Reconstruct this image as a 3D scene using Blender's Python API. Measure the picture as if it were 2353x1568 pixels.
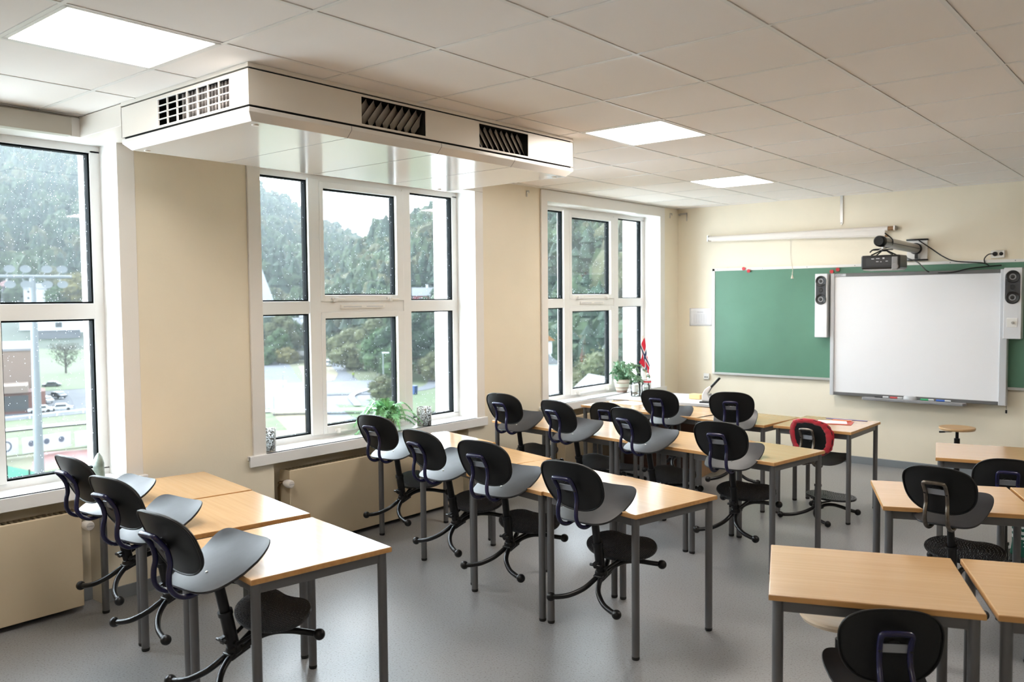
import bpy, math, random
import numpy as np
from mathutils import Vector, Matrix, noise
R = math.radians
random.seed(7)
sc = bpy.context.scene
for o in list(bpy.data.objects):
    bpy.data.objects.remove(o, do_unlink=True)
col = sc.collection

# ------------------------------------------------------------------ camera, sky, exposure
H = 1.7556                       # camera height above the floor
cd = bpy.data.cameras.new('camera'); cam = bpy.data.objects.new('camera', cd); col.objects.link(cam)
sc.camera = cam
yaw, pitch, roll = R(39.7115), R(-2.83485), R(-0.53394)
f_ = Vector((-math.sin(yaw)*math.cos(pitch), math.cos(yaw)*math.cos(pitch), math.sin(pitch)))
r_ = Vector((math.cos(yaw), math.sin(yaw), 0)); u_ = r_.cross(f_)
rr = r_*math.cos(roll)+u_*math.sin(roll); uu = -r_*math.sin(roll)+u_*math.cos(roll)
cam.matrix_world = Matrix(((rr.x, uu.x, -f_.x, 0), (rr.y, uu.y, -f_.y, 0), (rr.z, uu.z, -f_.z, H), (0, 0, 0, 1)))
cd.sensor_width = 36; cd.lens = 1950.7165/2353*36; cd.clip_end = 6000; cd.clip_start = .02
cd.dof.use_dof = True; cd.dof.focus_distance = 4.6; cd.dof.aperture_fstop = 3.2

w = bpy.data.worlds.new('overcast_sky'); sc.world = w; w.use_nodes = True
nt = w.node_tree; bg = nt.nodes['Background']
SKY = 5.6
# overcast sky, boosted mid-height westward to light the room, dimmed overhead and eastward
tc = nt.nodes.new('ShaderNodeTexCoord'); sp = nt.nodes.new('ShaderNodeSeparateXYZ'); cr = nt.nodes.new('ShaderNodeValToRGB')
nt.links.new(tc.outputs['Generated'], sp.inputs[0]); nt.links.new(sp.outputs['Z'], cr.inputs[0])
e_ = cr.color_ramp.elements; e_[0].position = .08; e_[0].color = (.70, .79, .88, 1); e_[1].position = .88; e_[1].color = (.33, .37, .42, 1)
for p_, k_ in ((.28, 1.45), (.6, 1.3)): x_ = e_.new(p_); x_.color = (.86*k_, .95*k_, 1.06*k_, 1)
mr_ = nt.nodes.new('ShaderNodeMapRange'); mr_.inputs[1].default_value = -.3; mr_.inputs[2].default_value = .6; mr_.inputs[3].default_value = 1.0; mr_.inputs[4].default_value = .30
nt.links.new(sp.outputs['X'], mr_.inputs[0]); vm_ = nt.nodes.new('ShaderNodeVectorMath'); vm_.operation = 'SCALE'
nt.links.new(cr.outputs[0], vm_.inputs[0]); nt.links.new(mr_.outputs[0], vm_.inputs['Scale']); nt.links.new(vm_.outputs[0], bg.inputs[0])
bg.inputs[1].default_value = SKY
PANEL = 14.0
HAZE = .00014
vs = sc.view_settings
vs.view_transform = 'Standard'; vs.look = 'None'; vs.gamma = 1; vs.use_curve_mapping = False; vs.exposure = 1.36
cy = sc.cycles
cy.use_denoising = True; cy.max_bounces = 8; cy.diffuse_bounces = 5; cy.glossy_bounces = 3; cy.transmission_bounces = 4
cy.transparent_max_bounces = 12; cy.volume_bounces = 0; cy.sample_clamp_indirect = 6; cy.caustics_reflective = False; cy.caustics_refractive = False
cy.use_light_tree = True

# ------------------------------------------------------------------ room constants (metres)
XL, YF, ZC = -4.969, 9.100, 2.806         # left wall, front wall, ceiling
XR, YB = 2.6, -2.2

# ------------------------------------------------------------------ materials
MC = {}
def rgb(h):
    h = h.lstrip('#'); c = [int(h[i:i+2], 16)/255 for i in (0, 2, 4)]
    return tuple((x/12.92 if x <= .04045 else ((x+.055)/1.055)**2.4) for x in c)
def mat(name, c, rough=.5, metal=0., spec=.5, bump=0., bscale=200., var=0., vscale=4., coat=0., emit=None, trans=0., sheen=0., coord='Object', stretch=None, c2=None):
    if name in MC: return MC[name]
    m = bpy.data.materials.new(name); MC[name] = m; m.use_nodes = True
    n = m.node_tree; p = n.nodes['Principled BSDF']
    c = rgb(c) if isinstance(c, str) else c
    p.inputs['Base Color'].default_value = (*c, 1); p.inputs['Roughness'].default_value = rough
    p.inputs['Metallic'].default_value = metal; p.inputs['Specular IOR Level'].default_value = spec
    if coat: p.inputs['Coat Weight'].default_value = coat; p.inputs['Coat Roughness'].default_value = .1
    if trans: p.inputs['Transmission Weight'].default_value = trans
    if sheen: p.inputs['Sheen Weight'].default_value = sheen
    if emit: p.inputs['Emission Color'].default_value = (*emit[0], 1); p.inputs['Emission Strength'].default_value = emit[1]
    if var or bump or c2:
        t = n.nodes.new('ShaderNodeTexCoord'); mp = n.nodes.new('ShaderNodeMapping'); n.links.new(t.outputs[coord], mp.inputs[0])
        if stretch: mp.inputs['Scale'].default_value = stretch
    if var or c2:
        a = n.nodes.new('ShaderNodeTexNoise'); a.inputs['Scale'].default_value = vscale; a.inputs['Detail'].default_value = 5
        n.links.new(mp.outputs[0], a.inputs['Vector'])
        q = n.nodes.new('ShaderNodeValToRGB'); n.links.new(a.outputs['Fac'], q.inputs[0]); n.links.new(q.outputs[0], p.inputs['Base Color'])
        if c2:
            c2 = rgb(c2) if isinstance(c2, str) else c2; q.color_ramp.elements[0].color = (*c2, 1)
        else: q.color_ramp.elements[0].color = (*[x*(1-var) for x in c], 1)
        q.color_ramp.elements[0].position = .35; q.color_ramp.elements[1].position = .65
        q.color_ramp.elements[1].color = (*c, 1) if c2 else (*[min(1, x*(1+var*.5)) for x in c], 1)
    if bump:
        b = n.nodes.new('ShaderNodeTexNoise'); b.inputs['Scale'].default_value = bscale; b.inputs['Detail'].default_value = 4
        n.links.new(mp.outputs[0], b.inputs['Vector']); d = n.nodes.new('ShaderNodeBump'); d.inputs['Strength'].default_value = bump; d.inputs['Distance'].default_value = .004
        n.links.new(b.outputs['Fac'], d.inputs['Height']); n.links.new(d.outputs[0], p.inputs['Normal'])
    return m

WALL = mat('cream_wall_paint', (.82, .745, .60), .42, bump=.12, bscale=60, var=.04, vscale=1.5)
NICHE = WALL
CEIL = mat('ceiling_tile', (.88, .835, .80), .8, bump=.05, bscale=400)
CBAR = mat('ceiling_bar_white', (.80, .78, .75), .4)
DARK = mat('dark_gap', (.01, .01, .01), .9)
WHITE = mat('white_paint', (.80, .78, .75), .32)
UPVC = mat('white_window_frame', (.80, .80, .79), .25)
GASK = mat('black_gasket', (.004, .006, .007), .8, spec=.08)
UNITW = mat('unit_white_enamel', (.78, .73, .66), .38)
UNITB = mat('unit_bottom_gloss_enamel', (.80, .78, .75), .16, coat=.3)
BLACK = mat('black_plastic', (.006, .006, .007), .35, spec=.35)
SEATM = mat('seat_black_plastic', (.014, .015, .018), .42, spec=.36, bump=.08, bscale=25, var=.25, vscale=9)
BACKM = mat('backrest_black_plastic', (.007, .0075, .008), .42, spec=.35)
CHM = mat('black_powder_coat', (.004, .004, .005), .3, spec=.35)
NAVY = mat('navy_powder_coat', (.012, .012, .050), .22)
WORN = mat('worn_grey_metal', (.16, .14, .12), .25, metal=.8, var=.3, vscale=40)
STEEL = mat('grey_desk_tube', (.13, .13, .135), .38, metal=.35)
PLATE = mat('clear_grey_plate', (.30, .32, .36), .25, metal=.4)
CAPB = mat('black_rubber', (.01, .01, .01), .6)
RADM = mat('radiator_enamel', (.60, .50, .35), .35, bump=.05, bscale=8)
GREY = mat('grey_plastic', (.25, .25, .26), .4)
LGREY = mat('light_grey_plastic', (.55, .56, .58), .35)
SILV = mat('aluminium', (.55, .54, .52), .35, metal=.7)
BASEG = mat('grey_skirting', (.20, .22, .24), .5)
RED = mat('red_plastic', (.55, .02, .03), .35)
REDC = mat('red_cloth', (.42, .012, .025), .9, bump=.4, bscale=30, sheen=.3)
PAPER = mat('white_paper', (.82, .82, .85), .7)

def wood(name, c1, c2, rough=.22, coat=.55, sx=1.2, sy=30):
    if name in MC: return MC[name]
    m = bpy.data.materials.new(name); MC[name] = m; m.use_nodes = True; n = m.node_tree; p = n.nodes['Principled BSDF']
    t = n.nodes.new('ShaderNodeTexCoord'); mp = n.nodes.new('ShaderNodeMapping'); mp.inputs['Scale'].default_value = (sx, sy, 30)
    oi = n.nodes.new('ShaderNodeObjectInfo'); ad = n.nodes.new('ShaderNodeVectorMath'); ad.operation = 'ADD'
    n.links.new(t.outputs['Object'], ad.inputs[0]); n.links.new(oi.outputs['Random'], ad.inputs[1]); n.links.new(ad.outputs[0], mp.inputs[0])
    a = n.nodes.new('ShaderNodeTexNoise'); a.inputs['Scale'].default_value = 1.6; a.inputs['Detail'].default_value = 6; n.links.new(mp.outputs[0], a.inputs['Vector'])
    q = n.nodes.new('ShaderNodeValToRGB'); q.color_ramp.elements[0].color = (*c2, 1); q.color_ramp.elements[1].color = (*c1, 1)
    q.color_ramp.elements[0].position = .3; q.color_ramp.elements[1].position = .7
    n.links.new(a.outputs['Fac'], q.inputs[0]); n.links.new(q.outputs[0], p.inputs['Base Color'])
    p.inputs['Roughness'].default_value = rough; p.inputs['Coat Weight'].default_value = coat; p.inputs['Coat Roughness'].default_value = .12
    return m
BEECH = wood('beech_laminate', (.66, .415, .21), (.60, .36, .17))
BEDGE = wood('beech_edge', (.60, .33, .12), (.48, .24, .08), .4, 0)
STOOLW = wood('birch_seat', (.62, .40, .20), (.54, .33, .15), .35, .1)
PALEW = wood('pale_birch_seat', (.74, .60, .45), (.66, .50, .35), .3, .2)
BROWN = wood('dark_brown_veneer', (.06, .022, .012), (.04, .014, .008), .4, 0)

def mk(name):
    m = bpy.data.materials.new(name); MC[name] = m; m.use_nodes = True; n = m.node_tree
    n.nodes.remove(n.nodes['Principled BSDF']); return m, n, n.nodes['Material Output']
def floor_mat():
    m = bpy.data.materials.new('grey_linoleum'); m.use_nodes = True; n = m.node_tree; p = n.nodes['Principled BSDF']
    t = n.nodes.new('ShaderNodeTexCoord')
    a = n.nodes.new('ShaderNodeTexNoise'); a.inputs['Scale'].default_value = 1.3; a.inputs['Detail'].default_value = 3
    b = n.nodes.new('ShaderNodeTexNoise'); b.inputs['Scale'].default_value = 110; b.inputs['Detail'].default_value = 2; b.inputs['Roughness'].default_value = .7
    for x in (a, b): n.links.new(t.outputs['Object'], x.inputs['Vector'])
    q = n.nodes.new('ShaderNodeValToRGB'); e = q.color_ramp.elements
    e[0].position = .33; e[0].color = (.12, .11, .10, 1); e[1].position = .43; e[1].color = (.24, .24, .245, 1)
    x = e.new(.64); x.color = (.25, .25, .255, 1); x = e.new(.72); x.color = (.34, .33, .31, 1)
    n.links.new(b.outputs['Fac'], q.inputs[0])
    mx = n.nodes.new('ShaderNodeMix'); mx.data_type = 'RGBA'; mx.blend_type = 'MULTIPLY'; mx.inputs[0].default_value = .25
    n.links.new(q.outputs[0], mx.inputs[6]); n.links.new(a.outputs['Color'], mx.inputs[7])
    q2 = n.nodes.new('ShaderNodeValToRGB'); q2.color_ramp.elements[0].color = (.75, .75, .75, 1); n.links.new(a.outputs['Fac'], q2.inputs[0]); n.links.new(q2.outputs[0], mx.inputs[7])
    n.links.new(mx.outputs[2], p.inputs['Base Color'])
    mr = n.nodes.new('ShaderNodeMapRange'); mr.inputs[3].default_value = .33; mr.inputs[4].default_value = .39; n.links.new(a.outputs['Fac'], mr.inputs[0]); n.links.new(mr.outputs[0], p.inputs['Roughness'])
    return m
FLOORM = floor_mat()
def pane_mat():
    m, n, out = mk('window_glass')
    t = n.nodes.new('ShaderNodeBsdfTransparent'); t.inputs[0].default_value = (.95, .97, .96, 1)
    g = n.nodes.new('ShaderNodeBsdfGlossy'); g.inputs['Roughness'].default_value = .02
    lw = n.nodes.new('ShaderNodeLayerWeight'); pw = n.nodes.new('ShaderNodeMath'); pw.operation = 'POWER'; pw.inputs[1].default_value = 5; n.links.new(lw.outputs['Facing'], pw.inputs[0])
    fr = n.nodes.new('ShaderNodeMath'); fr.operation = 'MULTIPLY_ADD'; fr.inputs[1].default_value = .6; fr.inputs[2].default_value = .035; n.links.new(pw.outputs[0], fr.inputs[0])
    mx = n.nodes.new('ShaderNodeMixShader'); n.links.new(fr.outputs[0], mx.inputs[0]); n.links.new(t.outputs[0], mx.inputs[1]); n.links.new(g.outputs[0], mx.inputs[2])
    n.links.new(mx.outputs[0], out.inputs[0]); return m
GLASS = pane_mat()
def drop_mat():
    m, n, out = mk('rain_drop')
    a = n.nodes.new('ShaderNodeBsdfTranslucent'); b = n.nodes.new('ShaderNodeBsdfDiffuse'); a.inputs[0].default_value = (.95, .97, 1, 1); b.inputs[0].default_value = (.9, .93, 1, 1)
    mx = n.nodes.new('ShaderNodeMixShader'); mx.inputs[0].default_value = .5; n.links.new(a.outputs[0], mx.inputs[1]); n.links.new(b.outputs[0], mx.inputs[2]); n.links.new(mx.outputs[0], out.inputs[0]); return m
DROP = drop_mat()
def clearglass(name, tint=(.95, .97, .97), gl=.12, frost=0., rough=.03):
    m, n, out = mk(name)
    t = n.nodes.new('ShaderNodeBsdfTransparent'); t.inputs[0].default_value = (*tint, 1)
    g = n.nodes.new('ShaderNodeBsdfGlossy'); g.inputs['Roughness'].default_value = rough
    lw = n.nodes.new('ShaderNodeLayerWeight'); lw.inputs[0].default_value = .3
    mx = n.nodes.new('ShaderNodeMixShader'); n.links.new(lw.outputs['Fresnel'], mx.inputs[0]); n.links.new(t.outputs[0], mx.inputs[1]); n.links.new(g.outputs[0], mx.inputs[2])
    if frost:
        d = n.nodes.new('ShaderNodeBsdfTranslucent'); d.inputs[0].default_value = (.93, .93, .91, 1); m2 = n.nodes.new('ShaderNodeMixShader')
        tcx = n.nodes.new('ShaderNodeTexCoord'); no = n.nodes.new('ShaderNodeTexNoise'); no.inputs['Scale'].default_value = 130; no.inputs['Detail'].default_value = 3; n.links.new(tcx.outputs['Object'], no.inputs[0])
        q = n.nodes.new('ShaderNodeValToRGB'); q.color_ramp.elements[0].position = .48; q.color_ramp.elements[1].position = .53; n.links.new(no.outputs['Fac'], q.inputs[0])
        gg = n.nodes.new('ShaderNodeBsdfGlossy'); gg.inputs[0].default_value = (.30, .24, .18, 1); gg.inputs['Roughness'].default_value = .25
        m3 = n.nodes.new('ShaderNodeMixShader'); n.links.new(q.outputs[0], m3.inputs[0]); n.links.new(gg.outputs[0], m3.inputs[1]); n.links.new(d.outputs[0], m3.inputs[2])
        m2.inputs[0].default_value = frost; n.links.new(mx.outputs[0], m2.inputs[1]); n.links.new(m3.outputs[0], m2.inputs[2]); n.links.new(m2.outputs[0], out.inputs[0])
    else: n.links.new(mx.outputs[0], out.inputs[0])
    return m
JARG = clearglass('jar_glass'); MERC = clearglass('flecked_silver_glass', frost=.7)

def foot_mat():
    m = bpy.data.materials.new('studded_black_rubber'); m.use_nodes = True; n = m.node_tree; p = n.nodes['Principled BSDF']
    p.inputs['Base Color'].default_value = (.011, .012, .014, 1); p.inputs['Roughness'].default_value = .3
    t = n.nodes.new('ShaderNodeTexCoord'); v = n.nodes.new('ShaderNodeTexVoronoi'); v.inputs['Scale'].default_value = 95; v.inputs['Randomness'].default_value = .12
    n.links.new(t.outputs['Object'], v.inputs['Vector'])
    q = n.nodes.new('ShaderNodeValToRGB'); q.color_ramp.elements[0].color = (1, 1, 1, 1); q.color_ramp.elements[1].color = (0, 0, 0, 1); q.color_ramp.elements[0].position = .25; q.color_ramp.elements[1].position = .42
    n.links.new(v.outputs['Distance'], q.inputs[0]); d = n.nodes.new('ShaderNodeBump'); d.inputs['Strength'].default_value = 1; d.inputs['Distance'].default_value = .0035
    n.links.new(q.outputs[0], d.inputs['Height']); n.links.new(d.outputs[0], p.inputs['Normal'])
    return m
FOOTM = foot_mat()

# ------------------------------------------------------------------ mesh helpers
class MB:
    def __init__(s): s.v = []; s.f = []; s.mi = []; s.m = 0
    def add(s, vs, fs):
        b = len(s.v); s.v += [tuple(x) for x in vs]; s.f += [tuple(b+i for i in q) for q in fs]; s.mi += [s.m]*len(fs); return s
    def box(s, a, b, M=None):
        x0, y0, z0 = a; x1, y1, z1 = b
        x0, x1 = min(x0, x1), max(x0, x1); y0, y1 = min(y0, y1), max(y0, y1); z0, z1 = min(z0, z1), max(z0, z1)
        vs = [Vector(p) for p in ((x0, y0, z0), (x1, y0, z0), (x1, y1, z0), (x0, y1, z0), (x0, y0, z1), (x1, y0, z1), (x1, y1, z1), (x0, y1, z1))]
        if M: vs = [M @ p for p in vs]
        return s.add(vs, [(0, 3, 2, 1), (4, 5, 6, 7), (0, 1, 5, 4), (1, 2, 6, 5), (2, 3, 7, 6), (3, 0, 4, 7)])
    def tube(s, pts, r, n=10, cap=True, flat=1.):
        pts = [Vector(p) for p in pts]; N = len(pts); rs = r if isinstance(r, (list, tuple)) else [r]*N
        up = None; rings = []
        for i, p in enumerate(pts):
            t = (pts[min(i+1, N-1)]-pts[max(i-1, 0)]).normalized()
            if up is None: up = Vector((0, 0, 1)) if abs(t.z) < .9 else Vector((0, 1, 0))
            a = t.cross(up).normalized(); b = a.cross(t).normalized(); up = b
            rings.append([p+a*math.cos(2*math.pi*k/n)*rs[i]+b*math.sin(2*math.pi*k/n)*rs[i]*flat for k in range(n)])
        vs = [q for g in rings for q in g]; fs = []
        for i in range(N-1):
            for k in range(n):
                fs.append((i*n+k, i*n+(k+1) % n, (i+1)*n+(k+1) % n, (i+1)*n+k))
        if cap: fs += [tuple(range(n)), tuple((N-1)*n+k for k in reversed(range(n)))]
        return s.add(vs, fs)
    def cyl(s, a, b, r, r2=None, n=20): return s.tube([a, b], [r, r if r2 is None else r2], n)
    def lathe(s, prof, c=(0, 0, 0), n=24, axis='z', flat=1.):
        vs = []; fs = []
        for (r, h) in prof:
            for k in range(n):
                a = 2*math.pi*k/n; x, y = r*math.cos(a), r*math.sin(a)*flat
                p = (x, y, h) if axis == 'z' else ((x, h, y) if axis == 'y' else (h, x, y))
                vs.append((p[0]+c[0], p[1]+c[1], p[2]+c[2]))
        for i in range(len(prof)-1):
            for k in range(n):
                q = (i*n+k, i*n+(k+1) % n, (i+1)*n+(k+1) % n, (i+1)*n+k); fs.append(q)
        if prof[0][0] > 1e-6: fs.append(tuple(reversed(range(n))))
        if prof[-1][0] > 1e-6: fs.append(tuple((len(prof)-1)*n+k for k in range(n)))
        return s.add(vs, fs)
    def ball(s, c, r, n=14, m=8, sc3=(1, 1, 1), jit=0, seed=0):
        vs = []; fs = []; rd = random.Random(seed)
        for i in range(m+1):
            t = math.pi*i/m
            for k in range(n):
                a = 2*math.pi*k/n; j = 1+jit*(rd.random()-.5) if 0 < i < m else 1
                vs.append((c[0]+r*sc3[0]*j*math.sin(t)*math.cos(a), c[1]+r*sc3[1]*j*math.sin(t)*math.sin(a), c[2]-r*sc3[2]*j*math.cos(t)))
        for i in range(m):
            for k in range(n): fs.append((i*n+k, i*n+(k+1) % n, (i+1)*n+(k+1) % n, (i+1)*n+k))
        return s.add(vs, fs)
    def prism(s, poly, h0, h1, plane='xy', M=None):
        n = len(poly)
        def P(p, h):
            q = (p[0], p[1], h) if plane == 'xy' else ((p[0], h, p[1]) if plane == 'xz' else (h, p[0], p[1]))
            return M @ Vector(q) if M else q
        vs = [P(p, h0) for p in poly]+[P(p, h1) for p in poly]
        return s.add(vs, [tuple(reversed(range(n))), tuple(range(n, 2*n))]+[(i, (i+1) % n, n+(i+1) % n, n+i) for i in range(n)])
    def grid(s, fn, nu, nv, closed=False):
        vs = [fn(i/(nu), j/(nv)) for j in range(nv+1) for i in range(nu+1)]
        fs = [(j*(nu+1)+i, j*(nu+1)+i+1, (j+1)*(nu+1)+i+1, (j+1)*(nu+1)+i) for j in range(nv) for i in range(nu)]
        return s.add(vs, fs)
    def build(s, name, m, parent=None, smooth=40, bevel=0, loc=None, fix=True):
        me = bpy.data.meshes.new(name); me.from_pydata(s.v, [], s.f)
        ms = m if isinstance(m, (list, tuple)) else [m]
        for x in ms: me.materials.append(x)
        if len(ms) > 1: me.polygons.foreach_set('material_index', s.mi)
        if fix:
            import bmesh
            bm = bmesh.new(); bm.from_mesh(me); bmesh.ops.remove_doubles(bm, verts=bm.verts, dist=1e-6); bmesh.ops.recalc_face_normals(bm, faces=bm.faces); bm.to_mesh(me); bm.free()
        if smooth: me.shade_smooth(); me.set_sharp_from_angle(angle=R(smooth))
        me.update()
        o = bpy.data.objects.new(name, me); col.objects.link(o)
        if parent: o.parent = parent
        if loc: o.location = loc
        if bevel:
            b = o.modifiers.new('bevel', 'BEVEL'); b.width = bevel; b.segments = 2; b.limit_method = 'ANGLE'
        return o
def tag(o, label=None, cat=None, group=None, kind=None):
    if label: o['label'] = label
    if cat: o['category'] = cat
    if group: o['group'] = group
    if kind: o['kind'] = kind
    return o
def empty(name, loc=(0, 0, 0), rz=0, rx=0, label=None, cat=None, group=None, kind=None, s=1):
    o = bpy.data.objects.new(name, None); col.objects.link(o); o.location = loc; o.rotation_euler = (rx, 0, rz); o.scale = (s, s, s)
    o.empty_display_size = .05
    return tag(o, label, cat, group, kind)
def copy_tree(o, parent=None):
    c = o.copy(); col.objects.link(c); c.parent = parent
    for ch in list(o.children): copy_tree(ch, c)
    return c
def text(s, size, loc, rot, m, parent, name='lettering', ext=.0005, align='CENTER'):
    cu = bpy.data.curves.new(name, 'FONT'); cu.body = s; cu.size = size; cu.extrude = ext; cu.align_x = align; cu.align_y = 'CENTER'; cu.materials.append(m)
    t_ = bpy.data.objects.new(name, cu); me = bpy.data.meshes.new_from_object(t_); bpy.data.objects.remove(t_)
    o = bpy.data.objects.new(name, me); col.objects.link(o); o.parent = parent; o.location = loc; o.rotation_euler = rot; return o
def bez(P, n=24):
    """Catmull-Rom through points"""
    P = [Vector(p) for p in P]; Q = [P[0]*2-P[1]]+P+[P[-1]*2-P[-2]]; out = []
    seg = len(P)-1; per = max(2, n//seg)
    for i in range(seg):
        a, b, c, d = Q[i:i+4]
        for k in range(per):
            t = k/per
            out.append(.5*((2*b)+(c-a)*t+(2*a-5*b+4*c-d)*t*t+(3*b-a-3*c+d)*t**3))
    out.append(P[-1]); return out

# ------------------------------------------------------------------ room shell
WINR = [2.362, 5.465, 8.640]      # right jamb of each window
XI, XG, XO = -4.969, -5.17, -5.45   # inner face, frame face, outer face
def op(Rj): return (Rj-2.135, Rj+.018)
NZ = [(.30, 2.215), (3.405, 5.38), (6.6, 8.50)]   # radiator niches
mb = MB(); edges = [YB-.3]
for Rj in WINR: edges += list(op(Rj))
edges.append(YF+.3)
for i in range(0, len(edges), 2): mb.box((XO, edges[i], -.02), (XI, edges[i+1], ZC+.25))
for Rj, (n0, n1) in zip(WINR, NZ):
    a, b = op(Rj)
    mb.box((XO, a, 2.70), (XI, b, ZC+.25)); mb.box((XO, a, .655), (XI, b, .690)); mb.box((XO, a, -.02), (-5.10, b, .655))
    mb.box((-5.10, a, -.02), (XI, n0, .655)); mb.box((-5.10, n1, -.02), (XI, b, .655))
tag(mb.build('wall_left', WALL), 'cream painted window wall on the left', 'wall', kind='structure')
tag(MB().box((XI-.5, YF, -.02), (XR+.3, YF+.25, ZC+.25)).build('wall_front', WALL), 'cream front wall carrying the boards', 'wall', kind='structure')
tag(MB().box((XR, YB, -.02), (XR+.25, YF, ZC+.25)).build('wall_right', WALL), 'cream wall right of the room', 'wall', kind='structure')
tag(MB().box((XI, YB-.25, -.02), (XR, YB, ZC+.25)).build('wall_back', WALL), 'cream wall behind the viewer', 'wall', kind='structure')
tag(MB().box((XO, YB-.25, -.25), (XR+.25, YF+.25, 0)).build('floor', FLOORM), 'speckled grey linoleum floor', 'floor', kind='structure')
mb = MB()
for (y0, y1) in ((YB, YF),):
    mb.box((XI, YF-.012, 0), (XR, YF, .075))
tag(mb.build('baseboard_front', BASEG, bevel=.002), 'grey skirting along the front wall', 'baseboard', kind='structure')
mb = MB(); yy = [YB]
for n0, n1 in NZ: yy += [n0, n1]
yy.append(YF)
for i in range(0, len(yy), 2): mb.box((XI, yy[i], 0), (XI+.012, yy[i+1], .075))
for n0, n1 in NZ: mb.box((-5.10, n0, 0), (-5.088, n1, .075))
tag(mb.build('baseboard_left', BASEG, bevel=.002), 'grey skirting along the window wall', 'baseboard', kind='structure')

# ceiling: dark void, tiles and grid bars
TX, TY = .589, .6274; GX0, GY0 = -4.312, 3.213
lights = [(1, -3), (1, 6), (2, 2), (7, 2), (7, -7)]   # cells (column, row) with light panels, the last unseen and added for room light
tiles = MB(); bars = MB()
for i in range(-2, 13):
    for j in range(-9, 11):
        if (i, j) in lights: continue
        x0, y0 = GX0+TX*i+.010, GY0+TY*j+.010; x1, y1 = x0+TX-.022, y0+TY-.022
        x0 = max(x0, XI+.022); x1 = min(x1, XR-.02); y0 = max(y0, YB+.02); y1 = min(y1, YF-.024)
        if x1-x0 < .02 or y1-y0 < .02: continue
        tiles.box((x0, y0, ZC), (x1, y1, ZC+.012))
for i in range(-1, 13):
    x = GX0+TX*i
    if XI < x < XR: bars.box((x-.011, YB, ZC-.003), (x+.0075, YF, ZC+.03))
for j in range(-8, 10):
    y = GY0+TY*j
    if YB < y < YF: bars.box((XI, y-.011, ZC-.0028), (XR, y+.0075, ZC+.03))
bars.box((XI, YB, ZC-.004), (XI+.022, YF, ZC+.03)); bars.box((XI, YF-.022, ZC-.004), (XR, YF, ZC+.03))
ceil = tag(tiles.build('ceiling', CEIL), 'suspended ceiling of beige tiles', 'ceiling', kind='structure')
bars.build('grid', CBAR, ceil, smooth=0)
MB().box((XO, YB-.2, ZC+.10), (XR+.2, YF+.2, ZC+.25)).build('void', DARK, ceil, smooth=0)

DIFF = mat('lit_diffuser', (.9, .9, .9), .5, emit=((1.0, .93, .86), PANEL))
LL = {(1, -3): 'lit square ceiling panel at the left beside the ventilation unit', (1, 6): 'farthest lit ceiling panel, small, nearest the projection screen wall',
      (2, 2): 'lit ceiling panel just right of the far end of the ventilation unit', (7, 2): 'lit ceiling panel cut off by the right edge of the photo'}
proto = None
for (i, j) in lights:
    x, y = GX0+TX*(i+.5), GY0+TY*(j+.5)
    if proto is None:
        o = empty('ceiling_light', (x, y, ZC)); hx, hy = TX/2-.008, TY/2-.008
        fr = MB()
        for a, b in (((-hx, -hy), (hx, -hy+.018)), ((-hx, hy-.018), (hx, hy)), ((-hx, -hy), (-hx+.018, hy)), ((hx-.018, -hy), (hx, hy))):
            fr.box((*a, -.004), (*b, .04))
        fr.build('frame', CBAR, o, smooth=0); MB().box((-hx+.018, -hy+.018, .002), (hx-.018, hy-.018, .012)).build('diffuser', DIFF, o, smooth=0); proto = o
    else: o = copy_tree(proto); o.location = (x, y, ZC)
    tag(o, LL.get((i, j), 'unseen lit ceiling panel added behind the viewer to light the room'), 'ceiling light', 'square light panels in the ceiling')

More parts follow.
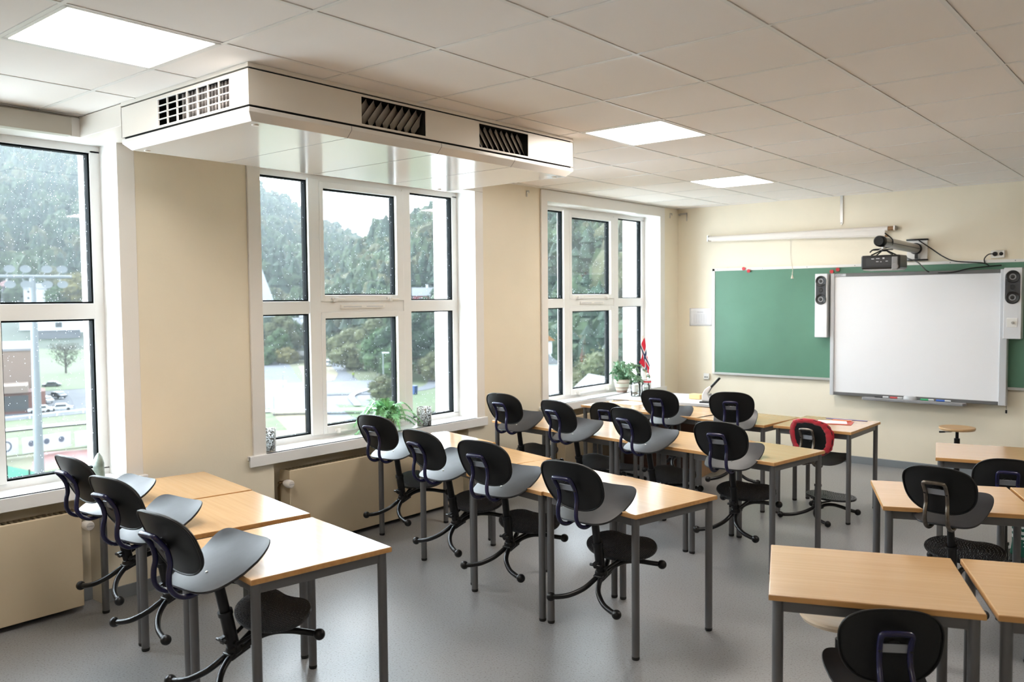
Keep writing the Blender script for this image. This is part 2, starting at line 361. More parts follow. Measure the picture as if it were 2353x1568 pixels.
# ------------------------------------------------------------------ windows
def window(n, Rj, label, drops):
    root = empty('window_%d' % n, (XG, Rj, .72), label=label, cat='window', kind='structure')
    def B(x0, x1, a, b, z0, z1, M=None): return ((x0, a, z0-.72), (x1, b, z1-.72))
    xo = -.075
    fr = MB()
    def fb(a, b, z0, z1, x1=0.): fr.box((xo, a, z0-.72), (x1, b, z1-.72))
    fb(-2.135, .018, .69, .762); fb(-2.135, .018, 2.645, 2.70); fb(-2.135, -2.10, .75, 2.66); fb(-.045, .018, .75, 2.66)
    fb(-1.585, -1.485, .75, 2.66, .012); fb(-.645, -.560, .75, 2.66, .012)
    fb(-2.11, -1.58, 1.660, 1.753, .004); fb(-.57, -.04, 1.660, 1.753, .004); fb(-1.49, -.64, 1.668, 1.752, .006)
    fr.build('frame', UPVC, root, smooth=0, bevel=.003)
    panes = [(-2.10, -1.585, .762, 1.660, 0), (-2.10, -1.585, 1.753, 2.645, 0), (-.560, -.045, .762, 1.660, 0), (-.560, -.045, 1.753, 2.645, 0), (-1.452, -.718, .805, 1.622, 1), (-1.452, -.718, 1.798, 2.597, 1)]
    for (a, b, z0, z1, sash) in panes:
        p = root
        if sash:
            s = MB(); za, zb = (.750, 1.668) if z0 < 1 else (1.752, 2.645)
            for q in ((-1.487, a, za, zb), (b, -.643, za, zb), (a, b, za, z0), (a, b, z1, zb)): s.box((-.06, q[0], q[2]-.72), (.018, q[1], q[3]-.72))
            p = s.build('sash', UPVC, root, smooth=0, bevel=.004)
            h = MB()
            for yh in (a+.09, b-.09):
                h.box((.018, yh-.03, za+.012-.72), (.03, yh+.03, za+.03-.72)); h.box((.018, yh-.012, za-.005-.72), (.045, yh+.012, za+.028-.72)); h.box((.03, yh-.01, za+.008-.72), (.042, yh+.085, za+.017-.72))
            h.build('latch', WHITE, p, bevel=.002)
        g = MB(); t = .010
        for q in ((a, a+t, z0, z1), (b-t, b, z0, z1), (a+t, b-t, z0, z0+t), (a+t, b-t, z1-t, z1)): g.box((-.062, q[0], q[2]-.72), (-.012, q[1], q[3]-.72))
        g.build('gasket', GASK, p, smooth=0)
        MB().box((-.030, a+.002, z0+.002-.72), (-.026, b-.002, z1-.002-.72)).build('pane', GLASS, p, smooth=0)
        rd = random.Random(n*100+int(z0*10)+int(a*10)); d = MB()
        cnt = int((b-a)*(z1-z0)*(drops*.7 if z0 > 1 else drops*.35))
        for _ in range(cnt):
            y = a+.01+(b-a-.02)*rd.random(); u = rd.random()
            z = z0+.01+(z1-z0-.02)*(u**(.65) if z0 > 1 else u); r = rd.uniform(.0011, .0023)
            d.ball((-.0305, y, z-.72), r, 6, 4, (.5, 1, 1.15))
        for _ in range(int((b-a)*60)):
            d.ball((-.0305, rd.uniform(a+.01, b-.01), z0+rd.random()**2*.05+.012-.72), rd.uniform(.0014, .0028), 6, 4, (.5, 1, 1.1))
        tag(d.build('rain_drops', DROP, p), kind='stuff')
    v = MB(); v.box((.006, -1.30, 1.694-.72), (.020, -.86, 1.724-.72)); v.m = 1; v.box((.0205, -1.28, 1.704-.72), (.021, -1.10, 1.712-.72)); v.box((.0205, -1.05, 1.704-.72), (.021, -.88, 1.712-.72))
    v.build('trickle_vent', [WHITE, LGREY], root, bevel=.001)
    # reveals, casing and sill
    rv = MB()
    rv.box((0, .012, 0), (.203, .019, 1.975)); rv.box((0, -2.136, 0), (.203, -2.128, 1.975)); rv.box((0, -2.136, 1.968), (.203, .019, 1.981))
    rv.box((-.29, .012, -.03), (-.075, .02, 1.98)); rv.box((-.29, -2.14, -.03), (-.075, -2.128, 1.98))
    rv.build('reveal', WHITE, root, smooth=0)
    cs = MB(); x0, x1 = XI-XG, XI-XG+.018
    cs.box((x0, -2.225, -.03), (x1, -2.128, 1.968)); cs.box((x0, .012, -.03), (x1, .115, 1.968)); cs.box((x0, -2.225, 1.968), (x1, .115, 2.075))
    cs.build('casing', WHITE, root, smooth=0, bevel=.003)
    sl = MB(); sl.box((0, -2.128, -.03), (.235, .012, 0)); sl.box((x0, -2.265, -.03), (.235, .135, 0)) ; sl.box((x1, -2.265, -.075), (.237, .135, -.002))
    sl.build('sill', mat('white_sill', (.82, .82, .82), .22), root, smooth=0, bevel=.003)
    return root
window(1, WINR[0], 'white framed window at the left edge of the photo, looking onto the sports ground', 1500)
window(2, WINR[1], 'middle white window beneath the ventilation unit with a fern on its sill', 700)
window(3, WINR[2], 'farthest white window in the corner with ivy and a flag on its sill', 600)
tag(MB().box((XI, .1, 2.685), (XI+.06, 2.11, 2.785)).build('trim_1', mat('grey_beige_trim', (.45, .42, .36), .4), bevel=.003), 'grey beige boxing board above the left window', 'trim', kind='structure')

# ------------------------------------------------------------------ radiators
def radiator(y0, y1, label, valve_side):
    root = empty('radiator', (-4.99, (y0+y1)/2, 0), label=label, cat='radiator', group='panel radiators under the windows')
    h = (y1-y0)/2
    MB().box((.045, -h, .03), (.060, h, .578)).build('front_panel', RADM, root, bevel=.006)
    b = MB(); b.box((-.06, -h+.005, .05), (-.05, h-.005, .57)); b.box((-.06, -h+.003, .04), (.046, -h+.008, .574)); b.box((-.06, h-.008, .04), (.046, h-.003, .574)); b.build('side_panel', RADM, root, smooth=0)
    g = MB(); n = int(h*2/.03)
    for k in range(n): g.box((-.05, -h+.01+k*.03, .556), (.044, -h+.024+k*.03, .571))
    g.box((-.055, -h+.008, .548), (.045, h-.008, .552)); g.build('top_grille', mat('radiator_grille', (.35, .30, .2), .5), root, smooth=0)
    s = valve_side; yv = h*s
    vl = MB(); vl.lathe([(.0, .0), (.017, .0), (.02, .006), (.02, .02), (.026, .024), (.029, .045), (.027, .075), (.022, .082), (0, .083)], (0.03, yv+s*.022, .492), 20, 'x')
    o = vl.build('valve_knob', mat('white_knob', (.70, .66, .62), .35), root)
    text('Danfoss', .012, (.1135, yv+s*.022, .492), (R(90), 0, R(90)), GREY, o, ext=.0002)
    p = MB(); p.tube([(0.03, yv+s*.022, .492), (-.02, yv+s*.022, .492), (-.04, yv+s*.022, .45), (-.04, yv+s*.022, .0)], .009, 8); p.tube([(-.0, yv+s*.05, .492), (0, yv, .492)], .011, 8)
    p.build('pipe', mat('brass_pipe', (.18, .12, .06), .3, metal=.8), root)
    return root
radiator(.42, 2.10, 'cream panel radiator in the niche beneath the left window', 1)
radiator(3.505, 5.27, 'cream panel radiator in the niche below the middle window, white knob at its left end', -1)
radiator(6.75, 8.35, 'cream panel radiator behind the front row desks below the farthest window', -1)

# ------------------------------------------------------------------ ventilation unit
def unit():
    x0, x1, y0, y1 = -4.46, -3.291, 2.17, 4.61
    root = empty('ventilation_unit', ((x0+x1)/2, (y0+y1)/2, 2.557), label='long white ventilation unit hung under the ceiling in front of the middle window', cat='ventilation unit')
    ox, oy, oz = (x0+x1)/2, (y0+y1)/2, 2.557
    def L(m, a, b): m.box((a[0]-ox, a[1]-oy, a[2]-oz), (b[0]-ox, b[1]-oy, b[2]-oz))
    holes = [(2.811, 3.256), (3.686, 4.136)]; hz = (2.633, 2.767)
    c = MB(); t = .004; za, zb = 2.622, 2.778
    ys = [y0, 2.811, 3.256, 3.686, 4.136, y1]
    for k in (0, 2, 4): L(c, (x1-t, ys[k], za), (x1, ys[k+1], zb))
    for a, b in holes: L(c, (x1-t, a, za), (x1, b, hz[0])); L(c, (x1-t, a, hz[1]), (x1, b, zb))
    ga, gb = -4.08, -3.435; gz = (2.630, 2.762)
    L(c, (x0, y0, za), (ga, y0+t, zb)); L(c, (gb, y0, za), (x1-t, y0+t, zb)); L(c, (ga, y0, za), (gb, y0+t, gz[0])); L(c, (ga, y0, gz[1]), (gb, y0+t, zb))
    L(c, (x0, y1-t, za), (x1, y1, zb)); L(c, (x0, y0, za), (x0+t, y1, zb))
    c.build('side_casing', UNITW, root, smooth=0)
    k = MB(); L(k, (x0+.012, y0+.012, 2.60), (x1-.012, y0+.016, 2.63)); L(k, (x0+.012, y0+.014, 2.77), (x1-.012, y1-.014, 2.79)); L(k, (x0+.012, y0+.014, 2.606), (x1-.012, y1-.014, 2.626))
    L(k, (x0+.02, y0+.15, 2.62), (x1-.12, y1-.02, 2.78)); k.build('inner_core', DARK, root, smooth=0)
    r = MB(); L(r, (x0, y0, 2.786), (x1, y1, ZC-.001)); r.build('top_rim', UNITW, root, smooth=0)
    tr = MB(); e = .035
    P = lambda x, y, z: (x-ox, y-oy, z-oz)
    vs = [P(x0, y0, 2.612), P(x1, y0, 2.612), P(x1, y1, 2.612), P(x0, y1, 2.612), P(x0, y0, 2.592), P(x1, y0, 2.592), P(x1, y1, 2.592), P(x0, y1, 2.592), P(x0+e, y0+e, 2.557), P(x1-e, y0+e, 2.557), P(x1-e, y1-e, 2.557), P(x0+e, y1-e, 2.557)]
    tr.add(vs, [(0, 1, 2, 3)]+[(i, (i+1) % 4, 4+(i+1) % 4, 4+i) for i in range(4)]+[(4+i, 4+(i+1) % 4, 8+(i+1) % 4, 8+i) for i in range(4)]+[(8, 11, 10, 9)])
    tray = tr.build('bottom_tray', UNITB, root, smooth=20, bevel=.002)
    for y in (2.746, 3.374, 4.006):
        s = MB(); L(s, (x0+e, y-.0015, 2.5562), (x1-e, y+.0015, 2.5572)); s.add([P(x1+.0006, y-.002, 2.611), P(x1+.0006, y+.002, 2.611), P(x1+.0006, y+.002, 2.592), P(x1+.0006, y-.002, 2.592), P(x1-e+.0006, y-.002, 2.5565), P(x1-e+.0006, y+.002, 2.5565)], [(0, 1, 2, 3), (3, 2, 5, 4)])
        s.build('panel_seam', GREY, tray, smooth=0)
    for (x, y) in ((x1-.09, y0+.09), (x0+.09, y0+.09), (x1-.09, y1-.09), (x0+.09, y1-.16)):
        MB().lathe([(0, -.006), (.014, -.005), (.017, 0), (0, .001)], P(x, y, 2.557), 18).build('screw_cap', UNITW, tray)
    g = MB(); nx, nz = 7, 4
    for i in range(nx+1): xx = ga+(gb-ga)*i/nx; L(g, (xx-.004, y0-.001, gz[0]), (xx+.004, y0+.006, gz[1]))
    for i in range(nz+1): zz = gz[0]+(gz[1]-gz[0])*i/nz; L(g, (ga, y0-.001, zz-.0025), (gb, y0+.006, zz+.0025))
    gr = g.build('intake_grille', WHITE, root, smooth=0)
    ft = MB()
    for i in range(16): xx = ga+.18+i*.029; ft.box((xx-ox, y0+.03-oy, 2.63-oz), (xx+.014-ox, y0+.09-oy, 2.765-oz), None)
    ft.build('filter_pleats', mat('grey_filter', (.22, .20, .19), .7), gr, smooth=0)
    for (a, b), sgn, dx in ((holes[0], 1, .0), (holes[1], -1, .0)):
        h = MB(); L(h, (x1-.11, a-.002, 2.628), (x1-.004, a+.004, 2.772)); L(h, (x1-.11, b-.004, 2.628), (x1-.004, b+.002, 2.772)); L(h, (x1-.11, a, 2.628), (x1-.106, b, 2.772))
        v_ = h.build('louvre_vent', DARK, root, smooth=0)
        N = 9; w_ = (b-a)
        for q in range(N):
            yc = a+w_*(q+.5)/N; sl = MB(); zt = .070
            M = Matrix.Translation(P(x1-.034, yc, 2.70)) @ Matrix.Rotation(R(-40*sgn), 4, 'X') @ Matrix.Rotation(R(24), 4, 'Z')
            for s_ in (1,):
                vs_ = [M @ Vector((-.004*math.cos((u/6-.5)*3.1), (u/6-.5)*.050, v)) for v in (-zt, zt) for u in range(7)]
            sl.add(vs_, [(k, k+1, k+8, k+7) for k in range(6)])
            so_ = sl.build('slat', mat('warm_grey_slat', (.42, .38, .34), .35), v_, smooth=60, fix=False); so_.modifiers.new('thick', 'SOLIDIFY').thickness = .0016
    d = MB(); L(d, (XI, y0, 2.686), (x0, y0+.50, 2.800)); d.build('wall_duct', UNITW, root, smooth=0, bevel=.002)
unit()

# ------------------------------------------------------------------ desks
def make_desk():
    root = empty('school_desk')
    W, D, Z = .676, .622, .720
    tp = MB(); tp.box((-W/2, -D/2, Z-.0225), (W/2, D/2, Z)); t = tp.build('tabletop', BEECH, root, smooth=0, bevel=.0025)
    e = MB(); q = .0008
    for a, b in (((-W/2-q, -D/2-q), (W/2+q, -D/2+.0004)), ((-W/2-q, D/2-.0004), (W/2+q, D/2+q)), ((-W/2-q, -D/2), (-W/2+.0004, D/2)), ((W/2-.0004, -D/2), (W/2+q, D/2))): e.box((*a, Z-.0205), (*b, Z-.003))
    e.build('edge_band', BEDGE, t, smooth=0)
    f = MB(); i = .034; lw = .02
    for s in (-1, 1):
        f.box((-W/2+i, s*(D/2-i)-lw/2, Z-.066), (W/2-i, s*(D/2-i)+lw/2, Z-.0227)); f.box((s*(W/2-i)-lw/2, -D/2+i, Z-.066), (s*(W/2-i)+lw/2, D/2-i, Z-.0227))
    f.build('frame', STEEL, root, smooth=0, bevel=.003)
    for sx in (-1, 1):
        for sy in (-1, 1):
            x, y = sx*(W/2-i+.004), sy*(D/2-i+.004)
            l = MB().cyl((x, y, .014), (x, y, Z-.024), .0192, n=24).build('leg', STEEL, root)
            MB().lathe([(.017, 0), (.0195, .004), (.0195, .016), (0, .016)], (x, y, 0), 20).build('foot_cap', CAPB, l)
    return root
DK = {'a1': (-4.456, 2.391, -8.9), 'b1': (-3.767, 2.268, -9.7), 'c1': (-3.025, 2.122, -8.5),
      'a2': (-4.40, 4.395, -14.0), 'b2': (-3.705, 4.150, -15), 'c2': (-3.040, 3.935, -11), 'd2': (-2.379, 3.820, -11.2),
      'a3': (-4.382, 5.717, -8), 'b3': (-3.712, 5.622, -8), 'c3': (-3.052, 5.530, -8), 'd3': (-2.384, 5.432, -9),
      'a4': (-4.372, 7.022, -7), 'b4': (-3.692, 6.943, -8), 'c4': (-3.080, 6.862, -5), 'd4': (-2.418, 6.920, -.8),
      'r1': (-.980, 3.219, 22), 'r1b': (-.322, 3.492, 22), 'r2': (-1.044, 4.757, 22), 'r2b': (-.402, 5.02, 22), 'r3': (-1.100, 6.240, 13)}
DL = {'a1': 'beech desk against the window wall in the nearest left row', 'b1': 'middle beech desk of the nearest left row, under the second hooked chair',
      'c1': 'nearest beech desk at the bottom left with a bright window reflection', 'a2': 'beech desk beside the middle window sill, below the fern',
      'b2': 'beech desk second from the window in the middle row', 'c2': 'beech desk third from the window in the middle row',
      'd2': 'beech desk at the aisle end of the middle row, centre of the photo', 'a3': 'beech desk by the wall between the middle and farthest windows',
      'b3': 'third row beech desk second from the window wall, white with reflected light', 'c3': 'third row beech desk third from the window wall',
      'd3': 'aisle end beech desk of the third row, in front of the red covered chair', 'a4': 'front row beech desk beside the farthest window sill',
      'b4': 'front row beech desk second from the window, in front of the white teacher table', 'c4': 'front row beech desk between two hooked chairs, left of the desk with papers',
      'd4': 'front row aisle end beech desk with papers and an orange folder on it', 'r1': 'large near beech desk at the bottom right above the nearest chair',
      'r1b': 'near beech desk cut off by the right edge beside a dark gap', 'r2': 'right hand beech desk carrying the chair with worn grey tubes',
      'r2b': 'beech desk mostly hidden at the right edge, behind the large near desk', 'r3': 'rear right beech desk below the whiteboard and round stool'}
dproto = make_desk(); first = True
for k, (x, y, a) in DK.items():
    o = dproto if first else copy_tree(dproto); first = False
    o.location = (x, y, 0); o.rotation_euler = (0, 0, R(a)); o.scale = (.91, 1.12, 1) if k == 'd4' else (.96, 1, 1) if k == 'c4' else (1, 1, 1); tag(o, DL[k], 'desk', 'beech topped school desks with grey legs')
DKO = None

# ------------------------------------------------------------------ chairs
def se(th, a, b, n):
    c, s = math.cos(th), math.sin(th)
    return a*math.copysign(abs(c)**(2/n), c), b*math.copysign(abs(s)**(2/n), s)
def shell(outline, F, t, axis, nr=10, nt=56):
    """outline(theta)->(u,v); F(u,v)->point; solid sheet of thickness t towards -axis"""
    m = MB(); ax = Vector(axis); vs = []; fs = []
    prof = [(k/nr, 0.) for k in range(nr)]+[(.985, .03), (1., .5), (.985, .97)]+[(k/nr, 1.) for k in range(nr-1, -1, -1)]
    for (s_, d) in prof:
        for k in range(nt):
            u, v = outline(2*math.pi*k/nt); p = Vector(F(u*s_, v*s_))-ax*t*d; vs.append(p)
    for i in range(len(prof)-1):
        for k in range(nt): fs.append((i*nt+k, i*nt+(k+1) % nt, (i+1)*nt+(k+1) % nt, (i+1)*nt+k))
    return m.add(vs, fs)
def make_chair(tube_m, label_tube=None, loop_label=None):
    root = empty('school_chair')
    # seat: saddle shaped plastic shell
    def so(th):
        x, y = se(th, .176, .178, 3.3 if math.sin(th) < 0 else 4.2); return x*(1+.55*y), y
    def sf(x, y):
        return (x, y+.005, .474+.05*y+(.55*y*y if y > 0 else .1*y*y)-.012*(x/.18)**2*(1-y/.18)*.9+.030*(abs(x)/.18)**2.5*max(0, y/.18)**1.5)
    st = shell(so, sf, .011, (0, 0, 1)).build('seat', SEATM, root, smooth=50)
    MB().ball((.02, -.06, .4725), .006, 10, 6, (1, 1, .5)).build('screw', SILV, st)
    # backrest
    def bo(th):
        u, v = se(th, .181, .143, 2.55); return u*(1+.45*v), v
    def bf(u, v):
        return (u, -.168+.9*u*u+.25*v*v-.14*v, .655+v)
    br = shell(bo, bf, .011, (0, -1, 0)).build('backrest', BACKM, root, smooth=50)
    rim = MB(); pts = [Vector(bf(*[q*.985 for q in bo(2*math.pi*k/64)]))+Vector((0, -.0012, 0)) for k in range(65)]
    rim.tube(pts, .0042, 6, cap=False).build('rim', BACKM, br)
    # bent tube carrying the backrest
    lp = []
    half = [(.052, -.045, .440), (.054, -.085, .438), (.055, -.135, .436), (.056, -.180, .446), (.056, -.215, .475), (.055, -.228, .515), (.054, -.216, .560), (.052, -.196, .600), (.052, -.192, .650), (.053, -.204, .690), (.052, -.214, .712), (.038, -.217, .722)]
    path = bez(half+[(-x, y, z) for x, y, z in reversed(half)], 120)
    lo = MB().tube(path, .0108, 12).build('back_tube', tube_m, root, smooth=60)
    if loop_label: lo['label'] = loop_label
    pl = MB(); pl.box((-.045, -.187, .642), (.045, -.181, .674)); pl.build('mounting_plate', PLATE, root, bevel=.002)
    bl = MB()
    for s in (-1, 1): bl.lathe([(0, -.004), (.006, -.003), (.006, .004), (0, .004)], (s*.053, -.2, .655), 10, 'y')
    bl.build('bolt', CHM, root)
    br_ = MB(); br_.tube([(0, -.182, .655), (0, -.165, .655)], .03, 14); br_.build('back_bracket', CHM, root)
    # seat mechanism, column
    ms = MB(); ms.box((-.065, -.09, .432), (.065, .07, .452)); ms.tube([(0, -.018, .40), (0, -.016, .436)], [.024, .034], 16); ms.build('seat_bracket', CHM, root, bevel=.004)
    MB().tube([(0, -.047, .09), (0, -.031, .26)], .0235, 20, flat=1.15).build('column_sleeve', CHM, root)
    MB().tube([(0, -.034, .24), (0, -.018, .43)], .0185, 20, flat=1.2).build('column', CHM, root)
    c = MB(); c.tube([(0, -.0325, .252), (0, -.031, .270)], .028, 20, flat=1.1); c.build('collar', CHM, root)
    c = MB(); c.box((-.012, -.088, .150), (.012, -.05, .176)); c.tube([(-.032, -.082, .163), (.032, -.082, .163)], .008, 10); c.build('clamp', CHM, root, bevel=.001)
    # kidney shaped footplate
    def fo(th):
        x, y = .210*math.cos(th), .125*math.sin(th)
        return (x, y+.012) if y < 0 else (x, y*1.12-.048*math.exp(-(x/.105)**2)+.012)
    fp = shell(fo, lambda x, y: (x, .150+y, .150+.06*y), .016, (0, 0, 1), nr=8, nt=64).build('footplate', FOOTM, root, smooth=45)
    sd = MB()
    for q in range(1, 11):
        sc_ = q*.09; per = [fo(2*math.pi*k/120) for k in range(120)]; acc = 0; last = None
        for (a, b) in per+[per[0]]:
            a, b = a*sc_, b*sc_
            if last: acc += math.hypot(a-last[0], b-last[1])
            if last is None or acc > .0125:
                acc = 0; h_ = .0032; z_ = .150+.06*b; sd.add([(a-h_, .150+b, z_), (a, .150+b-h_, z_), (a+h_, .150+b, z_), (a, .150+b+h_, z_), (a, .150+b, z_+.0034)], [(0, 1, 4), (1, 2, 4), (2, 3, 4), (3, 0, 4)])
            last = (a, b)
    tag(sd.build('studs', FOOTM, fp, smooth=70), kind='stuff')
    s = MB(); s.tube([(-.03, -.045, .125), (-.055, .05, .128), (-.06, .15, .132)], .008, 8); s.tube([(.03, -.045, .125), (.055, .05, .128), (.06, .15, .132)], .008, 8); s.box((-.075, .13, .127), (.075, .17, .134)); s.tube([(-.035, -.045, .128), (.035, -.045, .128)], .012, 10)
    s.build('footplate_bracket', CHM, root)
    # base
    h = MB(); h.box((-.028, -.085, .070), (.028, .012, .100)); h.lathe([(.034, .085), (.034, .105), (.026, .12)], (0, -.045, 0), 18); h.build('base_hub', CHM, root, bevel=.005)
    for sx in (-1, 1):
        for sy, P in ((-1, [(.016, -.050, .086), (.018, -.095, .080), (.045, -.155, .060), (.10, -.205, .040), (.155, -.229, .030), (.202, -.240, .025)]), (1, [(.016, -.020, .086), (.024, .040, .094), (.055, .105, .090), (.10, .160, .070), (.15, .198, .048), (.199, .221, .036)])):
            l = MB().tube(bez([(sx*a, b, c_) for a, b, c_ in P], 30), .0135, 12).build('leg', CHM, root, smooth=60)
            e = P[-1]; MB().ball((sx*e[0], e[1], e[2]), .0245, 18, 10).build('foot_ball', BLACK, l)
    return root
NV = make_chair(NAVY)
WN = make_chair(WORN, loop_label='worn grey metal tube')
CH = {'c1': (-2.956, 1.892, .308, 1.4, 17.3), 'b1': (-3.777, 2.064, .300, 6.5, 16.4), 'a1': (-4.413, 2.181, .302, 2.6, 16.5),
      'd2': (-2.362, 3.604, .289, -.6, 16.3), 'c2': (-3.054, 3.703, .287, 3, 13.8), 'b2': (-3.610, 3.863, .292, -4.9, 16.7), 'a2': (-4.410, 4.145, .280, 4.2, 15.5),
      'd3': (-2.391, 5.208, .283, 3, 15.6), 'c3': (-3.028, 5.296, .304, -12.1, 15.6), 'b3': (-3.733, 5.401, .298, -9.8, 15.6), 'a3': (-4.388, 5.485, .304, .3, 15.4),
      'c4': (-3.071, 6.623, .299, 18, 15.4), 'b4': (-3.689, 6.727, .273, 2.3, 16.2), 'a4': (-4.33, 6.71, 0, 5, 0), 'r1': (-.873, 3.022, 0, 32, 0), 'r3': (-.96, 5.79, 0, 14, 0),
      'r2': (-.955, 4.565, .315, -4.5, 15.1), 'red': (-2.392, 6.694, 0, -10.1, 0)}
CL = {'c1': 'black school chair hooked on the nearest left desk, largest at the lower left', 'b1': 'black school chair hooked on the desk in the middle of the nearest left row',
      'a1': 'black school chair hooked on the desk nearest the left window', 'd2': 'black school chair hooked on the centre aisle desk, frontmost of the middle row',
      'c2': 'black school chair of the middle row, directly left of the frontmost centre one', 'b2': 'black school chair of the middle row, just right of the one below the fern',
      'a2': 'black school chair hooked on the desk right below the potted fern', 'd3': 'black chair hooked on the third row desk at the aisle, beside the red covered one',
      'c3': 'black third row chair directly left of the aisle chair', 'b3': 'black third row chair second from the window wall', 'a3': 'black third row chair standing out against the bare wall between two windows',
      'c4': 'black front row chair below the green chalkboard, right of the desktop device', 'b4': 'black front row chair in front of the white teacher table and glass jars',
      'a4': 'black chair standing on the floor, mostly hidden under the far window', 'r1': 'black chair at the bottom right standing on the floor, cut by the picture edge',
      'r3': 'black chair standing by the rear right desk, cut off at the right edge', 'r2': 'black chair with worn grey tubes hooked on the right hand desk', 'red': 'black school chair with a red cloth stretched around its backrest'}
used = set()
chairs = {}
for k, (x, y, z, a, t) in CH.items():
    pr = WN if k in ('r2', 'red') else NV
    o = pr if pr.name not in used and id(pr) not in used else copy_tree(pr)
    used.add(id(pr)); chairs[k] = o
    o.location = (x, y, z); o.rotation_mode = 'XYZ'; o.rotation_euler = (R(t), 0, R(a)); s = {'r1': .92, 'r2': .90}.get(k, .975 if z else 1.0); o.scale = (s, s, s)
    tag(o, CL[k], 'chair', 'black school chairs with round footplates')
# red cloth around the backrest
def bo(th):
    u, v = se(th, .181, .143, 2.55); return u*(1+.45*v), v
rc = MB()
def rf(u, v):
    th = 2*math.pi*u; a, b = bo(th); cx = 1.04+.012*math.sin(th*9)+.008*math.sin(th*23); ph = 2*math.pi*v
    s = cx-(.145+.02*math.sin(th*2+1))*(1-math.cos(ph))-(.006*math.sin(th*11)+.005*math.sin(th*5))*(1-math.cos(ph))
    aa, bb = a*s, b*s
    return (aa, -.168+.9*aa*aa+.25*bb*bb-.14*bb+.005-.014*math.sin(ph)-.002*math.sin(th*17), .655+bb)
rc.grid(rf, 96, 12); c = rc.build('cloth_cover', REDC, chairs['red'], smooth=60); c['label'] = 'red cloth cover'

# ------------------------------------------------------------------ stools
def stool(loc, z, rad, wm, label, lever=True):
    root = empty('round_stool', loc, label=label, cat='stool')
    MB().lathe([(0, z-.006), (rad*.5, z-.004), (rad*.9, z+.004), (rad*.985, z+.003), (rad, z-.008), (rad*.95, z-.022), (rad*.6, z-.026), (0, z-.026)], n=48).build('seat', wm, root)
    MB().tube([(0, 0, z-.03), (0, 0, .20)], .014, 16).build('column', CHM, root)
    MB().tube([(0, 0, z-.10 if z > .4 else z-.1), (0, 0, .09)], .025, 18).build('column_sleeve', CHM, root)
    MB().box((-.05, -.05, z-.034), (.05, .05, z-.026)).build('seat_bracket', CHM, root, bevel=.003)
    for k in range(5):
        a = 2*math.pi*k/5+.3; l = MB().tube([(0, 0, .095), (.14*math.cos(a), .14*math.sin(a), .075), (.26*math.cos(a), .26*math.sin(a), .045)], [.018, .014, .012], 10).build('leg', CHM, root)
        MB().ball((.26*math.cos(a), .26*math.sin(a), .024), .024, 12, 8).build('foot_ball', BLACK, l)
    if lever:
        l = MB(); l.tube([(-.02, 0, z-.034), (-.05, 0, z-.045), (-.13, 0, z-.052)], .004, 8); l.tube([(-.10, 0, z-.05), (-.15, 0, z-.054)], [.007, .009], 10); l.build('lever', CHM, root)
stool((-1.80, 8.52, 0), .545, .152, STOOLW, 'round wooden stool on a black column standing before the front wall')
stool((-1.11, 3.36, 0), .500, .160, PALEW, 'pale round wooden stool pushed under the large near right desk', False)

exec_parts = []
# ------------------------------------------------------------------ front wall: boards, speakers, projector
CHALK = mat('green_chalkboard', (.095, .225, .15), .38, var=.12, vscale=1.4)
def slab(m, x0, x1, y0, y1, z0, z1): m.box((x0, y0, z0), (x1, y1, z1)); return m
root = empty('chalkboard', (-2.5, YF, 1.46), label='wide green chalkboard with a white frame on the front wall', cat='chalkboard')
O = Vector((-2.5, YF, 1.46))
def loc(m, name, mt, parent, O, **k):
    m.v = [(a-O.x, b-O.y, c-O.z) for a, b, c in m.v]; return m.build(name, mt, parent, **k)
loc(MB().box((-4.475, YF-.026, .885), (.25, YF-.004, 2.055)), 'writing_surface', CHALK, root, O, smooth=0)
m = MB(); m.box((-4.507, YF-.034, .865), (-4.475, YF-.002, 2.083)); m.box((-4.507, YF-.034, 2.055), (.28, YF-.002, 2.083)); m.box((.25, YF-.034, .865), (.28, YF-.002, 2.083))
fr = loc(m, 'frame', WHITE, root, O, smooth=0, bevel=.002)
m = MB(); m.box((-4.47, YF-.045, .862), (.25, YF-.002, .886)); loc(m, 'bottom_rail', SILV, root, O, smooth=0, bevel=.002)
m = MB()
for x in (-4.44, -3.9, -3.4, -2.9, -2.0, -1.45): m.lathe([(0, -.002), (.005, -.001), (.005, .002)], (x, YF-.035, 2.069), 10, 'y')
loc(m, 'screw', GREY, fr, O)
for i, (x, z, lb) in enumerate(((-4.116, 2.073, 'upper left round red magnet on the chalkboard frame'), (-4.058, 2.046, 'lower red magnet of the left pair on the chalkboard'), (-3.134, 2.013, 'red magnet above the left loudspeaker'), (-3.071, 2.032, 'upper right red magnet, right of the left loudspeaker top'))):
    tag(MB().lathe([(0, .014), (.017, .014), (.019, .008), (.020, 0), (0, 0)], (0, 0, 0), 20, 'y').build('magnet', RED, loc=(x, YF-.049, z)), lb, 'magnet', 'red round magnets')
